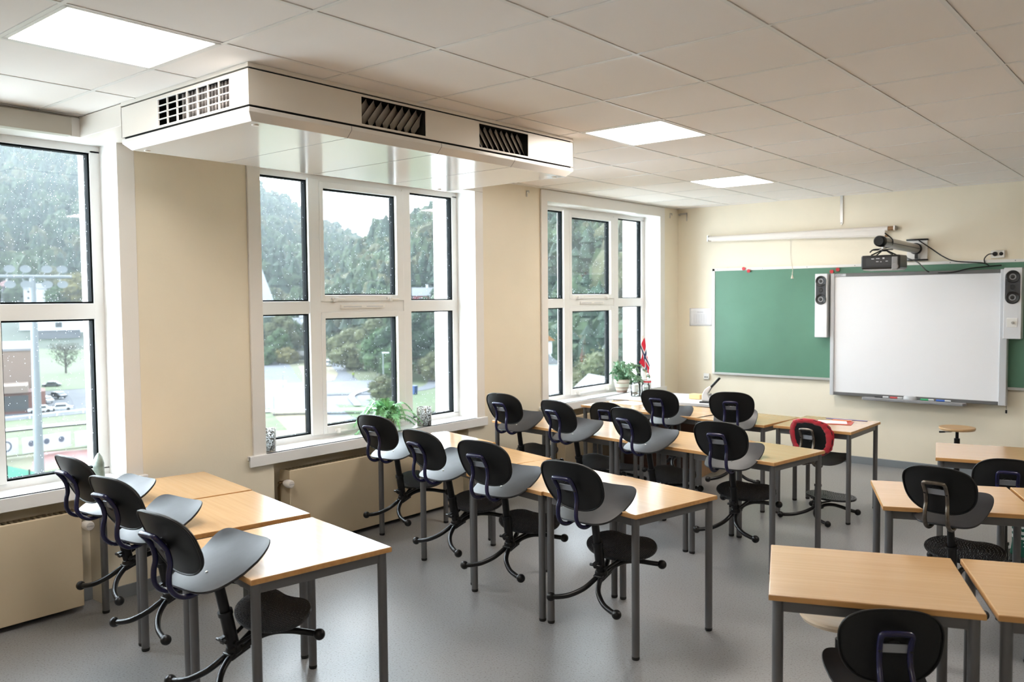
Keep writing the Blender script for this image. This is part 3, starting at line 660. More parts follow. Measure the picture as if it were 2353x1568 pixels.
# interactive whiteboard
O = Vector((-2.3, YF-.09, 1.35)); root = empty('whiteboard', O, label='large white interactive board in a grey frame hung over the chalkboard', cat='whiteboard')
yb = YF-.10
loc(MB().box((-3.082, yb, .750), (-1.553, yb+.02, 1.957)), 'writing_surface', mat('whiteboard_surface', (.84, .84, .86), .28), root, O, smooth=0)
for xa, xb in ((-3.120, -3.080), (-1.556, -1.492)): m = MB(); m.box((xa, yb-.018, .716), (xb, YF-.035, 1.990)); loc(m, 'side_frame', LGREY, root, O, smooth=0, bevel=.006)
m = MB(); m.box((-3.082, yb-.012, 1.955), (-1.555, YF-.035, 1.990)); m.box((-3.082, yb-.012, .720), (-1.555, YF-.035, .752)); tf = loc(m, 'frame_rail', mat('dark_grey_rail', (.13, .13, .13), .4), root, O, smooth=0, bevel=.004)
m = MB(); m.box((-3.075, yb-.0135, 1.958), (-2.965, yb-.0115, 1.984)); loc(m, 'name_plate', LGREY, tf, O, smooth=0)
text('SMART', .024, (-3.035-O.x, yb-.014-O.y, 1.971-O.z), (R(90), 0, 0), mat('dark_lettering', (.08, .08, .09), .5), tf)
m = MB(); m.prism([(-2.765, yb-.02), (-2.775, yb-.07), (-2.755, yb-.105), (-1.835, yb-.105), (-1.812, yb-.07), (-1.82, yb-.02)], .695, .724); loc(m, 'pen_tray', GREY, root, O, smooth=0, bevel=.006)
m = MB(); m.tube([(-1.50, YF-.05, .72), (-1.498, YF-.05, .68)], .002, 6); m.box((-1.506, YF-.054, .640), (-1.490, YF-.044, .672)); loc(m, 'cable_tail', BLACK, root, O)
for (xa, xb, c, nm) in ((-2.648, -2.518, (.05, .05, .055), 'black'), (-2.500, -2.383, (.55, .07, .07), 'red'), (-2.218, -2.096, (.03, .35, .14), 'green'), (-2.077, -1.947, (.03, .12, .5), 'blue')):
    t = empty('marker_pen', ((xa+xb)/2, yb-.062, .7245), label='%s marker pen lying in the whiteboard tray' % nm, cat='marker pen', group='marker pens in the tray'); h = (xb-xa)/2
    MB().tube([(-h, 0, .009), (h*.6, 0, .009)], .009, 14).build('barrel', mat('pen_'+nm, c, .4), t); MB().tube([(h*.2, 0, .009), (h, 0, .009)], .0098, 14).build('cap', LGREY, t)
tag(MB().lathe([(0, 0), (.06, 0), (.064, .01), (.058, .03), (.03, .036), (0, .036)], n=28, flat=.5).build('board_eraser', LGREY, loc=(-2.315, yb-.062, .7245)), 'light grey oval eraser in the middle of the whiteboard tray', 'eraser')
# loudspeakers
def speaker(x0, x1, z0, z1, zt, lb, knob):
    O = Vector(((x0+x1)/2, YF-.16, z0)); r = empty('loudspeaker', O, label=lb, cat='loudspeaker', group='white wall loudspeakers beside the whiteboard')
    m = MB(); m.box((x0, YF-.16, z0), (x1, YF-.036, z1)); loc(m, 'cabinet', mat('speaker_white', (.72, .72, .74), .4), r, O, smooth=0, bevel=.004)
    w_ = (x1-x0)/2-.012; cx = (x0+x1)/2; m = MB(); zc1, zc2 = zt-.008-w_, zt-.008-w_-.19
    pts = [(cx+w_*math.cos(a), zc1+w_*math.sin(a)) for a in [math.pi*k/14 for k in range(15)]]+[(cx+w_*math.cos(a), zc2+w_*math.sin(a)) for a in [math.pi+math.pi*k/14 for k in range(15)]]
    m.prism(pts, YF-.164, YF-.1595, 'xz'); b = loc(m, 'baffle', mat('baffle_charcoal', (.035, .036, .04), .5), r, O, smooth=0)
    for zc in (zc1, zc2):
        m = MB(); m.lathe([(0, -.004), (.018, -.004), (.022, -.001), (.027, -.003), (.044, -.001), (.052, -.0045), (.056, -.002), (.056, .003)], (cx, YF-.1645, zc), 28, 'y'); loc(m, 'driver', mat('cone_black', (.012, .012, .013), .35), b, O)
        m = MB(); m.lathe([(.021, -.003), (.027, -.0045), (.029, -.002), (.021, -.002)], (cx, YF-.1652, zc), 28, 'y'); loc(m, 'driver_ring', GREY, b, O)
    m = MB(); m.lathe([(0, -.002), (.018, -.003), (.022, 0), (.022, .003)], (cx, YF-.1645, (zc1+zc2)/2), 20, 'y'); loc(m, 'tweeter', mat('cone_black2', (.01, .01, .01), .5), b, O)
    if knob:
        zk = z0+.15; m = MB(); m.box((cx-.042, YF-.163, zk-.042), (cx+.042, YF-.159, zk+.042)); kp = loc(m, 'control_plate', WHITE, r, O, smooth=0, bevel=.002)
        m = MB(); m.lathe([(0, -.022), (.010, -.022), (.013, 0)], (cx+.006, YF-.163, zk), 16, 'y'); loc(m, 'volume_knob', SILV, kp, O)
speaker(-3.268, -3.140, 1.322, 1.990, 1.972, 'white loudspeaker with two black drivers at the left of the whiteboard', False)
speaker(-1.520, -1.375, 1.345, 2.000, 1.985, 'white loudspeaker with a round volume knob at the right of the whiteboard', True)
# rolled projection screen
O = Vector((-3.5, YF-.06, 2.43)); r = empty('projection_screen', O, label='rolled up white projection screen hung crooked above the chalkboard', cat='projection screen')
MB().tube([(-1.03, 0, 0), (.93, 0, .0)], .026, 18).build('roll', mat('screen_cloth', (.78, .73, .68), .6), r)
m = MB(); m.add([(-1.0, -.024, -.012), (.905, -.024, -.012), (.905, -.010, -.075), (-.10, -.016, -.040), (-1.0, -.02, -.030)], [(0, 1, 2, 3, 4)]); s = m.build('hanging_cloth', MC['screen_cloth'], r, smooth=0); s.modifiers.new('thick', 'SOLIDIFY').thickness = .003
MB().tube([(-1.0, -.014, -.028), (.0, -.012, -.046), (.92, -.010, -.074)], .009, 8).build('bottom_bar', MC['screen_cloth'], r)
m = MB(); m.tube([(.93, 0, 0), (.985, 0, 0)], .022, 14); m.tube([(.905, -.01, -.074), (.935, -.01, -.074)], .011, 10); m.build('end_cap', mat('brown_end', (.22, .11, .04), .6), r)
m = MB(); m.box((-1.052, -.02, -.03), (-1.038, .06, .035)); m.box((.985, -.02, -.02), (.998, .06, .025)); m.tube([(-1.05, 0, 0), (-1.03, 0, 0)], .02, 12); m.build('wall_bracket', SILV, r)
cdm = MB(); cdm.tube(bez([(-.05, -.03, -.05), (-.055, -.03, -.2), (-.035, -.035, -.36), (-.03, -.045, -.42)], 16), .0028, 6); cdm.tube([(-.062, -.03, -.05), (-.06, -.033, -.25), (-.035, -.04, -.38)], .0022, 6)
cdm.lathe([(0, 0), (.016, .003), (.012, .02), (.006, .04), (0, .045)], (-.033, -.047, -.485), 14); cdm.tube([(-.033, -.047, -.44), (-.031, -.045, -.41)], .005, 6); cdm.build('pull_cord', mat('cord_cream', (.65, .6, .5), .7), r)
# projector on an arm
O = Vector((-2.305, YF, 2.205)); r = empty('projector_mount', O, label='grey projector mount with black end cap reaching out from a white wall plate', cat='projector mount')
m = MB(); m.box((-.095, -.022, -.095), (.095, 0, .095)); wp = m.build('wall_plate', WHITE, r, smooth=0, bevel=.003)
for zz in (-.10, .10):
    m = MB(); m.prism([(-.10, 0), (-.10, -.03), (-.05, -.055), (.05, -.055), (.10, -.03), (.10, 0)], zz-.008, zz+.008); m.build('plate_bracket', BLACK, wp, bevel=.002)
MB().tube([(0, -.05, .01), (0, -1.20, .03)], .046, 24).build('arm_tube', mat('arm_grey', (.42, .40, .37), .35, metal=.5), r)
m = MB(); m.tube([(0, -.05, .01), (0, -.085, .0105)], .056, 24); m.box((-.012, -.06, -.09), (.012, -.035, .01)); m.build('arm_collar', BLACK, r)
m = MB()
m.tube([(.046, -1.20, .025), (.046, -.08, .006)], .004, 6); m.tube([(-.046, -1.20, .025), (-.046, -.08, .006)], .004, 6); m.build('cable_slot', BLACK, r, smooth=0)
m = MB(); m.tube([(0, -1.19, .03), (0, -1.25, .031), (0, -1.262, .031)], [.05, .048, .038], 24); m.build('end_cap', BLACK, r)
m = MB(); m.tube([(0, -1.12, .02), (0, -1.12, -.04)], .016, 14); m.tube([(-.08, -1.12, -.04), (.08, -1.12, -.04)], .007, 8); m.tube([(0, -1.19, -.04), (0, -1.03, -.04)], .007, 8); m.build('mounting_joint', SILV, r)
m = MB(); pth = bez([(.03, -1.18, .10), (.055, -1.05, .05), (.03, -1.0, .0), (-.02, -1.1, -.03), (-.08, -1.15, -.04), (-.11, -1.14, -.06)], 30); m.tube(pth, .006, 8); m.build('arm_cable', BLACK, r)
O = Vector((-2.30, YF-1.12, 2.065)); pj = empty('projector', O, label='black projector hanging beneath the end of the grey arm', cat='projector')
MB().box((-.165, -.11, -.075), (.165, .12, .048)).build('body', mat('projector_black', (.010, .010, .011), .3), pj, smooth=0, bevel=.012)
MB().box((-.15, -.10, -.084), (.15, .11, -.074)).build('underside', LGREY, pj, smooth=0, bevel=.006)
m = MB(); m.box((-.12, -.1115, -.045), (.10, -.1095, .025)); ipan = m.build('socket_panel', mat('socket_dark', (.03, .03, .032), .5), pj, smooth=0)
m = MB()
for (a, b, c_, d) in ((-.075, .012, .024, .008), (-.035, .015, .03, .006), (.02, .012, .016, .014), (-.035, -.012, .022, .006), (.0, -.014, .012, .005), (.045, -.010, .02, .006)): m.box((a, -.1125, b), (a+c_, -.1112, b+d))
m.build('socket', LGREY, ipan, smooth=0)
m = MB(); m.box((.10, -.125, -.085), (.15, -.108, .03)); m.lathe([(0, -.01), (.028, -.008), (.03, 0)], (.128, -.118, -.055), 20, 'y'); m.build('lens_flap', GREY, pj, bevel=.006)
m = MB(); [m.tube([(sx*.09, sy*.07, .05), (sx*.02, sy*.01, .092)], .006, 8) for sx in (-1, 1) for sy in (-1, 1)]; m.lathe([(.03, .085), (.03, .098), (0, .098)], n=16); m.build('ceiling_bracket', BLACK, pj)
c1 = MB().tube(bez([(-2.28, YF-.06, 2.295), (-2.177, YF-.03, 2.215), (-2.065, YF-.03, 2.13), (-1.95, YF-.05, 2.08), (-1.72, YF-.05, 2.055), (-1.66, YF-.05, 2.025)], 40), .0055, 8)
tag(c1.build('cable', BLACK), 'upper black cable drooping from the arm wall plate towards the socket', 'cable')
c1 = MB().tube(bez([(-2.14, YF-1.02, 2.09), (-2.15, YF-.6, 2.06), (-2.177, YF-.12, 1.985), (-2.065, YF-.115, 1.972), (-1.95, YF-.115, 1.974), (-1.84, YF-.11, 2.0), (-1.75, YF-.05, 2.015), (-1.56, YF-.04, 2.03)], 56), .0055, 8)
tag(c1.build('cable', BLACK), 'lower black cable looping from the projector over the whiteboard top', 'cable')
r = empty('wall_socket', (-1.60, YF, 2.135), label='white double wall socket with black plug above the whiteboard', cat='socket')
MB().box((-.055, -.03, -.035), (.06, 0, .035)).build('cover_plate', WHITE, r, bevel=.006)
m = MB(); m.lathe([(0, -.05), (.02, -.048), (.022, -.03), (.022, -.02)], (-.018, 0, .002), 18, 'y'); m.tube(bez([(-.018, -.045, .002), (-.07, -.04, .0), (-.105, -.04, -.04), (-.10, -.045, -.085)], 18), .005, 8); m.build('plug', BLACK, r)
MB().lathe([(0, -.032), (.017, -.031), (.018, -.028)], (.032, 0, .002), 18, 'y').build('outlet_hole', BLACK, r)
r = empty('network_socket', (-4.585, YF, .828), label='small white data socket with two black ports left of the chalkboard corner', cat='socket')
MB().box((-.036, -.028, -.036), (.036, 0, .036)).build('cover_plate', WHITE, r, bevel=.006)
for x in (-.012, .012): MB().box((x-.007, -.0295, -.014), (x+.007, -.0275, 0)).build('port', BLACK, r, smooth=0)
r = empty('paper_sheet', (-4.667, YF-.002, 1.523), label='white sheet of paper with a faint grey timetable pinned left of the chalkboard', cat='paper')
m = MB(); m.grid(lambda u, v: ((u-.5)*.29, -.003-.004*math.sin(u*3)*v, (v-.5)*.208), 8, 6); sh = m.build('sheet', PAPER, r, fix=False); sh.modifiers.new('t', 'SOLIDIFY').thickness = .0008
m = MB()
for k in range(7): m.box((-.085, -.0085, .03-k*.016), (.075, -.008, .0312-k*.016))
for k in range(6): m.box((-.085+k*.032, -.0085, -.066), (-.0838+k*.032, -.008, .031))
m.box((-.045, -.0085, .055), (.035, -.008, .060)); m.build('printed_table', mat('grey_print', (.45, .45, .5), .8), r, smooth=0)
r = empty('hanging_strap', (-3.05, YF-.006, 2.65), label='flat grey metal strap hanging from the ceiling on the front wall', cat='metal strap')
m = MB(); m.prism([(-.014, .155), (-.014, -.135), (0, -.155), (.014, -.135), (.014, .155)], -.004, .004, 'xz'); m.build('strip', SILV, r, smooth=0)
MB().lathe([(0, -.003), (.005, -.003), (.005, 0)], (0, -.004, -.13), 10, 'y').build('hole', BLACK, r)
r = empty('wall_hook', (-4.88, YF, 2.74), label='bent grey metal bracket on the front wall in the ceiling corner', cat='bracket')
m = MB(); m.box((-.05, -.03, -.008), (.045, -.022, .012)); m.box((-.05, -.03, -.008), (-.04, 0, .012)); m.box((.035, -.03, -.085), (.045, -.024, .012)); m.tube([(-.06, -.01, -.005), (-.06, -.03, -.005)], .012, 10); m.build('bracket_bar', SILV, r, smooth=0)
for (y, z, lb) in ((6.215, 2.735, 'small metal hook on the wall left of the farthest window'), (8.905, 2.715, 'small metal hook high on the wall right of the farthest window')):
    m = MB(); m.box((0, -.006, -.03), (.006, .006, .03)); m.box((.004, -.006, .018), (.03, .006, .026)); m.box((.024, -.006, .0), (.03, .006, .02))
    tag(m.build('curtain_hook', SILV, smooth=0, loc=(XI, y, z)), lb, 'hook', 'curtain hooks')

# ------------------------------------------------------------------ teacher's table
O = (-4.27, 7.74, 0); r = empty('teacher_table', O, R(7), label='white topped teacher table with dark brown body in the far left corner', cat='table')
MB().box((-.60, -.36, .700), (.66, .40, .728)).build('tabletop', mat('white_laminate', (.74, .74, .75), .25), r, smooth=0, bevel=.003)
MB().box((-.56, -.32, .02), (.38, -.29, .700)).build('front_panel', BROWN, r, smooth=0)
MB().box((-.56, -.32, 0), (-.53, .36, .700)).build('side_panel', BROWN, r, smooth=0)
MB().box((.38, -.32, 0), (.41, .36, .700)).build('side_panel', wood('orange_birch', (.42, .22, .09), (.36, .17, .06), .4, 0), r, smooth=0)
TZ = .728
# things on it
s = MB(); s.box((-.062, -.045, 0), (.062, .045, .052)); tag(s.build('sponge', mat('yellow_sponge', (.78, .56, .28), .9, bump=.8, bscale=60), bevel=.008, loc=(-4.03, 7.76, TZ)), 'pale yellow sponge block on the white teacher table', 'sponge')
r = empty('document_camera', (-3.80, 7.56, TZ), R(10), label='white desktop device with a raised black arm on the teacher table', cat='document camera')
MB().box((-.07, -.06, 0), (.05, .06, .014)).build('base', BLACK, r, bevel=.004)
m = MB(); m.prism([(-.055, .012), (.045, .012), (.012, .055), (0, .09), (.035, .15), (.02, .165), (-.03, .125), (-.055, .07)], -.028, .028, 'xz'); m.build('body', mat('device_white', (.72, .72, .73), .35), r, bevel=.006)
m = MB(); m.tube([(.0, 0, .10), (.028, 0, .15), (.115, 0, .245)], [.010, .013, .012], 10); m.build('arm', BLACK, r)
MB().tube([(.02, -.0, .085), (.055, 0, .04)], .012, 10).build('switch', GREY, r)
def jar(loc, rad, h, lb):
    r = empty('glass_jar', loc, label=lb, cat='jar')
    MB().lathe([(rad*.9, 0), (rad, .006), (rad, h*.78), (rad*.8, h*.88), (rad*.82, h), (rad*.79, h), (rad*.77, h*.88), (rad*.96, h*.78), (rad*.96, .008), (0, .006)], n=28).build('glass', JARG, r)
    return r
r = jar((-4.655, 7.62, TZ), .052, .15, 'clear glass jar holding a white candle and shells at the table corner')
MB().lathe([(0, .05), (.030, .05), (.031, .115), (.028, .12), (0, .12)], n=20).build('candle', mat('white_wax', (.85, .83, .78), .5), r)
m = MB(); rd = random.Random(3)
for k in range(22):
    a = rd.random()*6.28; q = .033*math.sqrt(rd.random()); m.ball((q*math.cos(a), q*math.sin(a), .014+.032*rd.random()), rd.uniform(.006, .011), 8, 6, (1, 1.3, .7), .3, k)
m.build('shells', mat('shell_mix', (.55, .45, .38), .5, var=.5, vscale=60), r)
r = jar((-4.72, 7.93, TZ), .045, .11, 'smaller glass jar with trailing ivy beside the taller jar'); MB().lathe([(0, .01), (.038, .01), (.040, .07), (0, .07)], n=20).build('filling', mat('pale_filling', (.7, .72, .68), .6), r)
r = empty('tin_can', (-4.82, 8.18, .722), label='white tin with a red band holding the small flag on the corner sill', cat='tin')
MB().lathe([(.043, 0), (.044, .004), (.044, .125), (.042, .127), (.040, .12), (.040, .01), (0, .01)], n=28).build('tin_body', mat('white_tin', (.75, .75, .76), .4, var=.15, vscale=30), r)
MB().lathe([(.0445, .098), (.0450, .1), (.0450, .114), (.0445, .116)], n=28).build('red_band', RED, r)
r.location = (-4.80, 8.10, TZ)
# flag
def flag_mat():
    m = bpy.data.materials.new('norwegian_flag_cloth'); m.use_nodes = True; n = m.node_tree; p = n.nodes['Principled BSDF']; p.inputs['Roughness'].default_value = .75
    t = n.nodes.new('ShaderNodeUVMap'); t.uv_map = 'uv'; s = n.nodes.new('ShaderNodeSeparateXYZ'); n.links.new(t.outputs[0], s.inputs[0])
    def band(ax, c, w_):
        a = n.nodes.new('ShaderNodeMath'); a.operation = 'SUBTRACT'; n.links.new(s.outputs[ax], a.inputs[0]); a.inputs[1].default_value = c
        b = n.nodes.new('ShaderNodeMath'); b.operation = 'ABSOLUTE'; n.links.new(a.outputs[0], b.inputs[0])
        c_ = n.nodes.new('ShaderNodeMath'); c_.operation = 'LESS_THAN'; n.links.new(b.outputs[0], c_.inputs[0]); c_.inputs[1].default_value = w_; return c_.outputs[0]
    def mxm(a, b):
        c_ = n.nodes.new('ShaderNodeMath'); c_.operation = 'MAXIMUM'; n.links.new(a, c_.inputs[0]); n.links.new(b, c_.inputs[1]); return c_.outputs[0]
    wh = mxm(band('X', 8/22, 2/22), band('Y', .5, 2/16)); bl = mxm(band('X', 8/22, 1/22), band('Y', .5, 1/16))
    m1 = n.nodes.new('ShaderNodeMix'); m1.data_type = 'RGBA'; m1.inputs[6].default_value = (.62, .015, .04, 1); m1.inputs[7].default_value = (.82, .82, .84, 1); n.links.new(wh, m1.inputs[0])
    m2 = n.nodes.new('ShaderNodeMix'); m2.data_type = 'RGBA'; m2.inputs[7].default_value = (.012, .02, .09, 1); n.links.new(m1.outputs[2], m2.inputs[6]); n.links.new(bl, m2.inputs[0]); n.links.new(m2.outputs[2], p.inputs['Base Color'])
    return m
r = empty('table_flag', (-4.80, 8.10, TZ+.012), label='small red white and blue cross flag on a wooden stick in the window corner', cat='flag')
top = Vector((-.012, -.075, .60)); bot = Vector((0, 0, 0)); dv = (bot-top).normalized()
MB().tube([bot, top], .0035, 8).build('stick', mat('stick_wood', (.62, .38, .2), .6), r)
def ff(u, v):
    # u: fly 0..1, v: hoist 0(bottom)..1(top)
    a = top+dv*(.015+.25*(1-v)); dn = Vector((-.02, -.11, -.96)).normalized(); out = Vector((.1, -.85, -.1))
    fold = .020*math.sin(u*7+v*2.5)
    side = 1-v
    return a+dn*(.27*u)*(.75+.25*v)+Vector((.0+.03*side*math.sin(u*3), .055*side*u*2-.055*u*v+fold*.5, 0))+Vector((.012+fold*.6, 0, 0))
m = MB().grid(ff, 24, 14); fo_ = m.build('cloth', flag_mat(), r, smooth=80, fix=False)
uvl = fo_.data.uv_layers.new(name='uv')
for lp_ in fo_.data.loops:
    vi = lp_.vertex_index; uvl.data[lp_.index].uv = ((vi % 25)/24, (vi//25)/14)

# ------------------------------------------------------------------ plants
LEAF = mat('fern_green', (.20, .48, .20), .45, var=.6, vscale=40); IVY = mat('ivy_green', (.045, .17, .07), .4, var=.5, vscale=40, c2=(.30, .45, .32))
STEM = mat('stem_green', (.10, .20, .05), .6)
r = empty('potted_fern', (-5.06, 4.53, .72), label='bright green potted fern on the middle window sill', cat='potted plant', s=1.15)
POTM = mat('ribbed_brown_pot', (.30, .24, .17), .6)
MB().lathe([(.038, 0), (.042, .004), (.055, .05), (.060, .07), (.064, .072), (.066, .085), (.062, .09), (.056, .088), (.054, .075), (0, .075)], n=28).build('pot', POTM, r)
rd = random.Random(11); st = MB(); lf = MB()
fr_ang = [(-88, .30, .13), (-80, .28, .17), (-70, .22, .06), (-84, .22, .2), (-50, .22, .12), (-20, .22, .08), (15, .15, .16), (50, .24, .10), (80, .26, .05), (95, .28, .02), (120, .18, .12), (150, .14, .17), (180, .12, .2), (-120, .14, .12), (-150, .12, .17), (-95, .28, .0), (65, .2, .16), (-65, .19, .15), (0, .1, .12)]
for k, (deg, ln, hgt) in enumerate(fr_ang):
    a = R(deg)  # 0 = into the room (+x), 90 = +y
    dx, dy = math.cos(a), math.sin(a)
    if dx < -.3: dx *= .35
    P = []
    N = 13
    for i in range(N):
        t = i/(N-1); P.append(Vector((dx*ln*t, dy*ln*t, .078+hgt*.95*math.sin(math.pi*min(1, t*.75+.02))*.9-.085*t*t)))
    st.tube(P, [.0022*(1-.7*i/N) for i in range(N)], 5)
    for i in range(1, N):
        t = i/(N-1); w_ = .046*math.sin(math.pi*(t*.86+.1))+.004; tg = (P[i]-P[i-1]).normalized(); sd = tg.cross(Vector((0, 0, 1))).normalized()
        for s_ in (-1, 1):
            for q in (0, .5):
                p0 = P[i]-(P[i]-P[i-1])*q; tip = p0+sd*s_*w_+tg*.012+Vector((0, 0, -.006-.004*rd.random())); h = (P[i]-P[i-1])*.26
                lf.add([p0-h, p0+sd*s_*w_*.5-h*.9+Vector((0, 0, .004)), tip, p0+sd*s_*w_*.5+h*.9+Vector((0, 0, .004)), p0+h], [(0, 1, 3, 4), (1, 2, 3)])
st.build('stem', STEM, r); tag(lf.build('fronds', LEAF, r, smooth=0, fix=False), kind='stuff')
r = empty('potted_ivy', (-5.02, 7.93, .72), label='trailing green ivy in a striped beige pot on the far window sill', cat='potted plant')
def stripes():
    m = bpy.data.materials.new('striped_pot'); m.use_nodes = True; n = m.node_tree; p = n.nodes['Principled BSDF']; p.inputs['Roughness'].default_value = .5
    t = n.nodes.new('ShaderNodeTexCoord'); s = n.nodes.new('ShaderNodeSeparateXYZ'); n.links.new(t.outputs['Object'], s.inputs[0]); q = n.nodes.new('ShaderNodeValToRGB'); mu = n.nodes.new('ShaderNodeMath'); mu.operation = 'DIVIDE'; mu.inputs[1].default_value = .15
    n.links.new(s.outputs['Z'], mu.inputs[0]); n.links.new(mu.outputs[0], q.inputs[0]); e = q.color_ramp.elements; q.color_ramp.interpolation = 'CONSTANT'; e[0].color = (.30, .20, .16, 1); e[1].position = .16; e[1].color = (.52, .46, .38, 1)
    for ps, c in ((.3, (.33, .25, .19)), (.4, (.50, .52, .42)), (.66, (.38, .29, .22)), (.74, (.58, .52, .44)), (.9, (.42, .33, .26))): x = e.new(ps); x.color = (*c, 1)
    n.links.new(q.outputs[0], p.inputs['Base Color']); return m
MB().lathe([(.052, 0), (.058, .006), (.078, .07), (.082, .11), (.086, .113), (.088, .14), (.082, .143), (.078, .12), (0, .12)], n=30).build('pot', stripes(), r)
rd = random.Random(5); st = MB(); lf = MB()
def ivyleaf(m, p, d, sz, rd):
    n_ = Vector((rd.uniform(.2, 1), rd.uniform(-.7, .5), rd.uniform(-.1, .8))).normalized(); a = d.cross(n_).normalized(); b = n_.cross(a).normalized()
    sh_ = [(0, 0), (.35, -.15), (.55, .2), (.3, .35), (.32, .75), (0, 1.1), (-.32, .75), (-.3, .35), (-.55, .2), (-.35, -.15)]
    c0 = p+b*sz*.35+n_*sz*.12; vs = [c0]+[p+a*x*sz+b*y*sz for x, y in sh_]
    m.add(vs, [(0, i+1, (i+1) % 10+1) for i in range(10)])
for k in range(62):
    a = rd.uniform(0, 6.28); ln = rd.uniform(.06, .17); P = []; bias = Vector((.05, .02 if k % 3 else .20, 0))
    hz = rd.uniform(.04, .24)
    for i in range(8):
        t = i/7; P.append(Vector((max(-.10, (math.cos(a)*ln+bias.x)*t), (math.sin(a)*ln+bias.y)*t, .13+hz*math.sin(t*2.2)-.10*t*t*(1.3 if k % 3 == 0 else .6))))
    st.tube(P, .0016, 5)
    for i in range(1, 8):
        for q in range(2): ivyleaf(lf, P[i]+Vector((rd.uniform(-.01, .01), rd.uniform(-.01, .01), rd.uniform(-.008, .01))), Vector((rd.uniform(-1, 1), rd.uniform(-1, 1), rd.uniform(-1, .3))).normalized(), rd.uniform(.020, .038), rd)
st.build('stem', STEM, r); tag(lf.build('leaves', IVY, r, smooth=0, fix=False), kind='stuff')
# mercury glass candle holders, stone ornaments
for (x, y, lb) in ((-5.005, 4.885, 'silver flecked glass candle holder right of the potted fern'), (-5.035, 3.40, 'silver flecked glass candle holder at the left end of the middle sill')):
    tag(MB().lathe([(.056, 0), (.059, .004), (.060, .155), (.057, .155), (.0565, .008), (0, .007)], n=36).build('candle_holder', MERC, loc=(x, y, .72)), lb, 'candle holder', 'flecked glass candle holders')
ST = mat('grey_green_ceramic', (.20, .24, .20), .3, var=.4, vscale=20)
for (x, y, s, lb) in ((-5.08, 2.27, 1, 'taller grey green pointed ornament on the left window sill'), (-5.10, 2.10, .75, 'smaller grey ornament on the left window sill behind a chair back')):
    m = MB(); prof = [(.030, 0), (.044, .01), (.048, .05), (.044, .09), (.028, .125), (.010, .145), (0, .15)]
    m.lathe([(a*s, b*s) for a, b in prof], n=18, flat=.6)
    m.v = [(a+.006*math.sin(c*60+a*40), b, c) for a, b, c in m.v]; tag(m.build('ornament', ST, loc=(x, y, .72)), lb, 'ornament', 'stone like sill ornaments')

# ------------------------------------------------------------------ papers on the front row
def sheet(x, y, z, w_, d_, a, mt, lb, name='paper_sheet', cat='paper', t=.0015):
    o = MB().box((-w_/2, -d_/2, 0), (w_/2, d_/2, t)).build(name, mt, smooth=0, loc=(x, y, z)); o.rotation_euler.z = R(a); tag(o, lb, cat); return o
ORG = mat('orange_plastic_folder', (.75, .18, .03), .3); BLU = mat('blue_ruler_plastic', (.06, .07, .30), .3)
sheet(-2.36, 6.99, .721, .23, .20, 12, mat('red_folder', (.55, .05, .03), .4), 'red folder under the white papers on the front aisle desk', 'folder', 'folder', .003)
sheet(-2.40, 6.985, .7245, .22, .17, 20, PAPER, 'loose white papers lying on the red folder at the front aisle desk')
sheet(-2.36, 7.10, .7265, .15, .05, 8, ORG, 'orange folder flap lying behind the white papers', 'folder', 'folder', .004)
sheet(-2.36, 7.205, .721, .33, .028, 4, BLU, 'long dark blue ruler along the back of the front aisle desk', 'ruler', 'ruler', .003)
sheet(-4.42, 7.13, .721, .30, .21, -10, PAPER, 'white sheet of paper on the desk beside the far window sill')
sheet(-4.05, 6.98, .721, .21, .30, 25, mat('pink_tinted_paper', (.8, .72, .74), .6), 'pinkish exercise sheet on the front row desk left of the chair')
o = MB().tube([(-.08, 0, .004), (.07, 0, .004), (.085, 0, .004)], [.004, .004, .001], 8).build('pencil', BLACK, loc=(-4.60, 7.25, .722)); o.rotation_euler.z = R(20); tag(o, 'black pencil lying on the desk near the far window sill', 'pencil')

# ------------------------------------------------------------------ knitted bag by the rear right desk
def bag_mat():
    m = bpy.data.materials.new('green_white_knit'); m.use_nodes = True; n = m.node_tree; p = n.nodes['Principled BSDF']; p.inputs['Roughness'].default_value = .9
    t = n.nodes.new('ShaderNodeTexCoord'); s = n.nodes.new('ShaderNodeSeparateXYZ'); n.links.new(t.outputs['Object'], s.inputs[0])
    v = n.nodes.new('ShaderNodeTexVoronoi'); v.inputs['Scale'].default_value = 42; v.inputs['Randomness'].default_value = 0; n.links.new(t.outputs['Object'], v.inputs['Vector'])
    dots = n.nodes.new('ShaderNodeMath'); dots.operation = 'LESS_THAN'; n.links.new(v.outputs['Distance'], dots.inputs[0]); dots.inputs[1].default_value = .16
    wv = n.nodes.new('ShaderNodeTexWave'); wv.bands_direction = 'Z'; wv.inputs['Scale'].default_value = 9; wv.inputs['Distortion'].default_value = 3; wv.inputs['Detail Scale'].default_value = 4; n.links.new(t.outputs['Object'], wv.inputs['Vector'])
    st = n.nodes.new('ShaderNodeMath'); st.operation = 'GREATER_THAN'; st.inputs[1].default_value = .5; n.links.new(wv.outputs['Fac'], st.inputs[0])
    up = n.nodes.new('ShaderNodeMath'); up.operation = 'GREATER_THAN'; up.inputs[1].default_value = .25; n.links.new(s.outputs['Z'], up.inputs[0])
    mx = n.nodes.new('ShaderNodeMix'); n.links.new(up.outputs[0], mx.inputs[0]); n.links.new(dots.outputs[0], mx.inputs[2]); n.links.new(st.outputs[0], mx.inputs[3])
    c = n.nodes.new('ShaderNodeMix'); c.data_type = 'RGBA'; c.inputs[6].default_value = (.006, .085, .055, 1); c.inputs[7].default_value = (.62, .62, .58, 1); n.links.new(mx.outputs[0], c.inputs[0]); n.links.new(c.outputs[2], p.inputs['Base Color']); return m
r = empty('knitted_bag', (-.80, 6.02, 0), R(15), label='green bag with white knit pattern on the floor under the rear right desk', cat='bag')
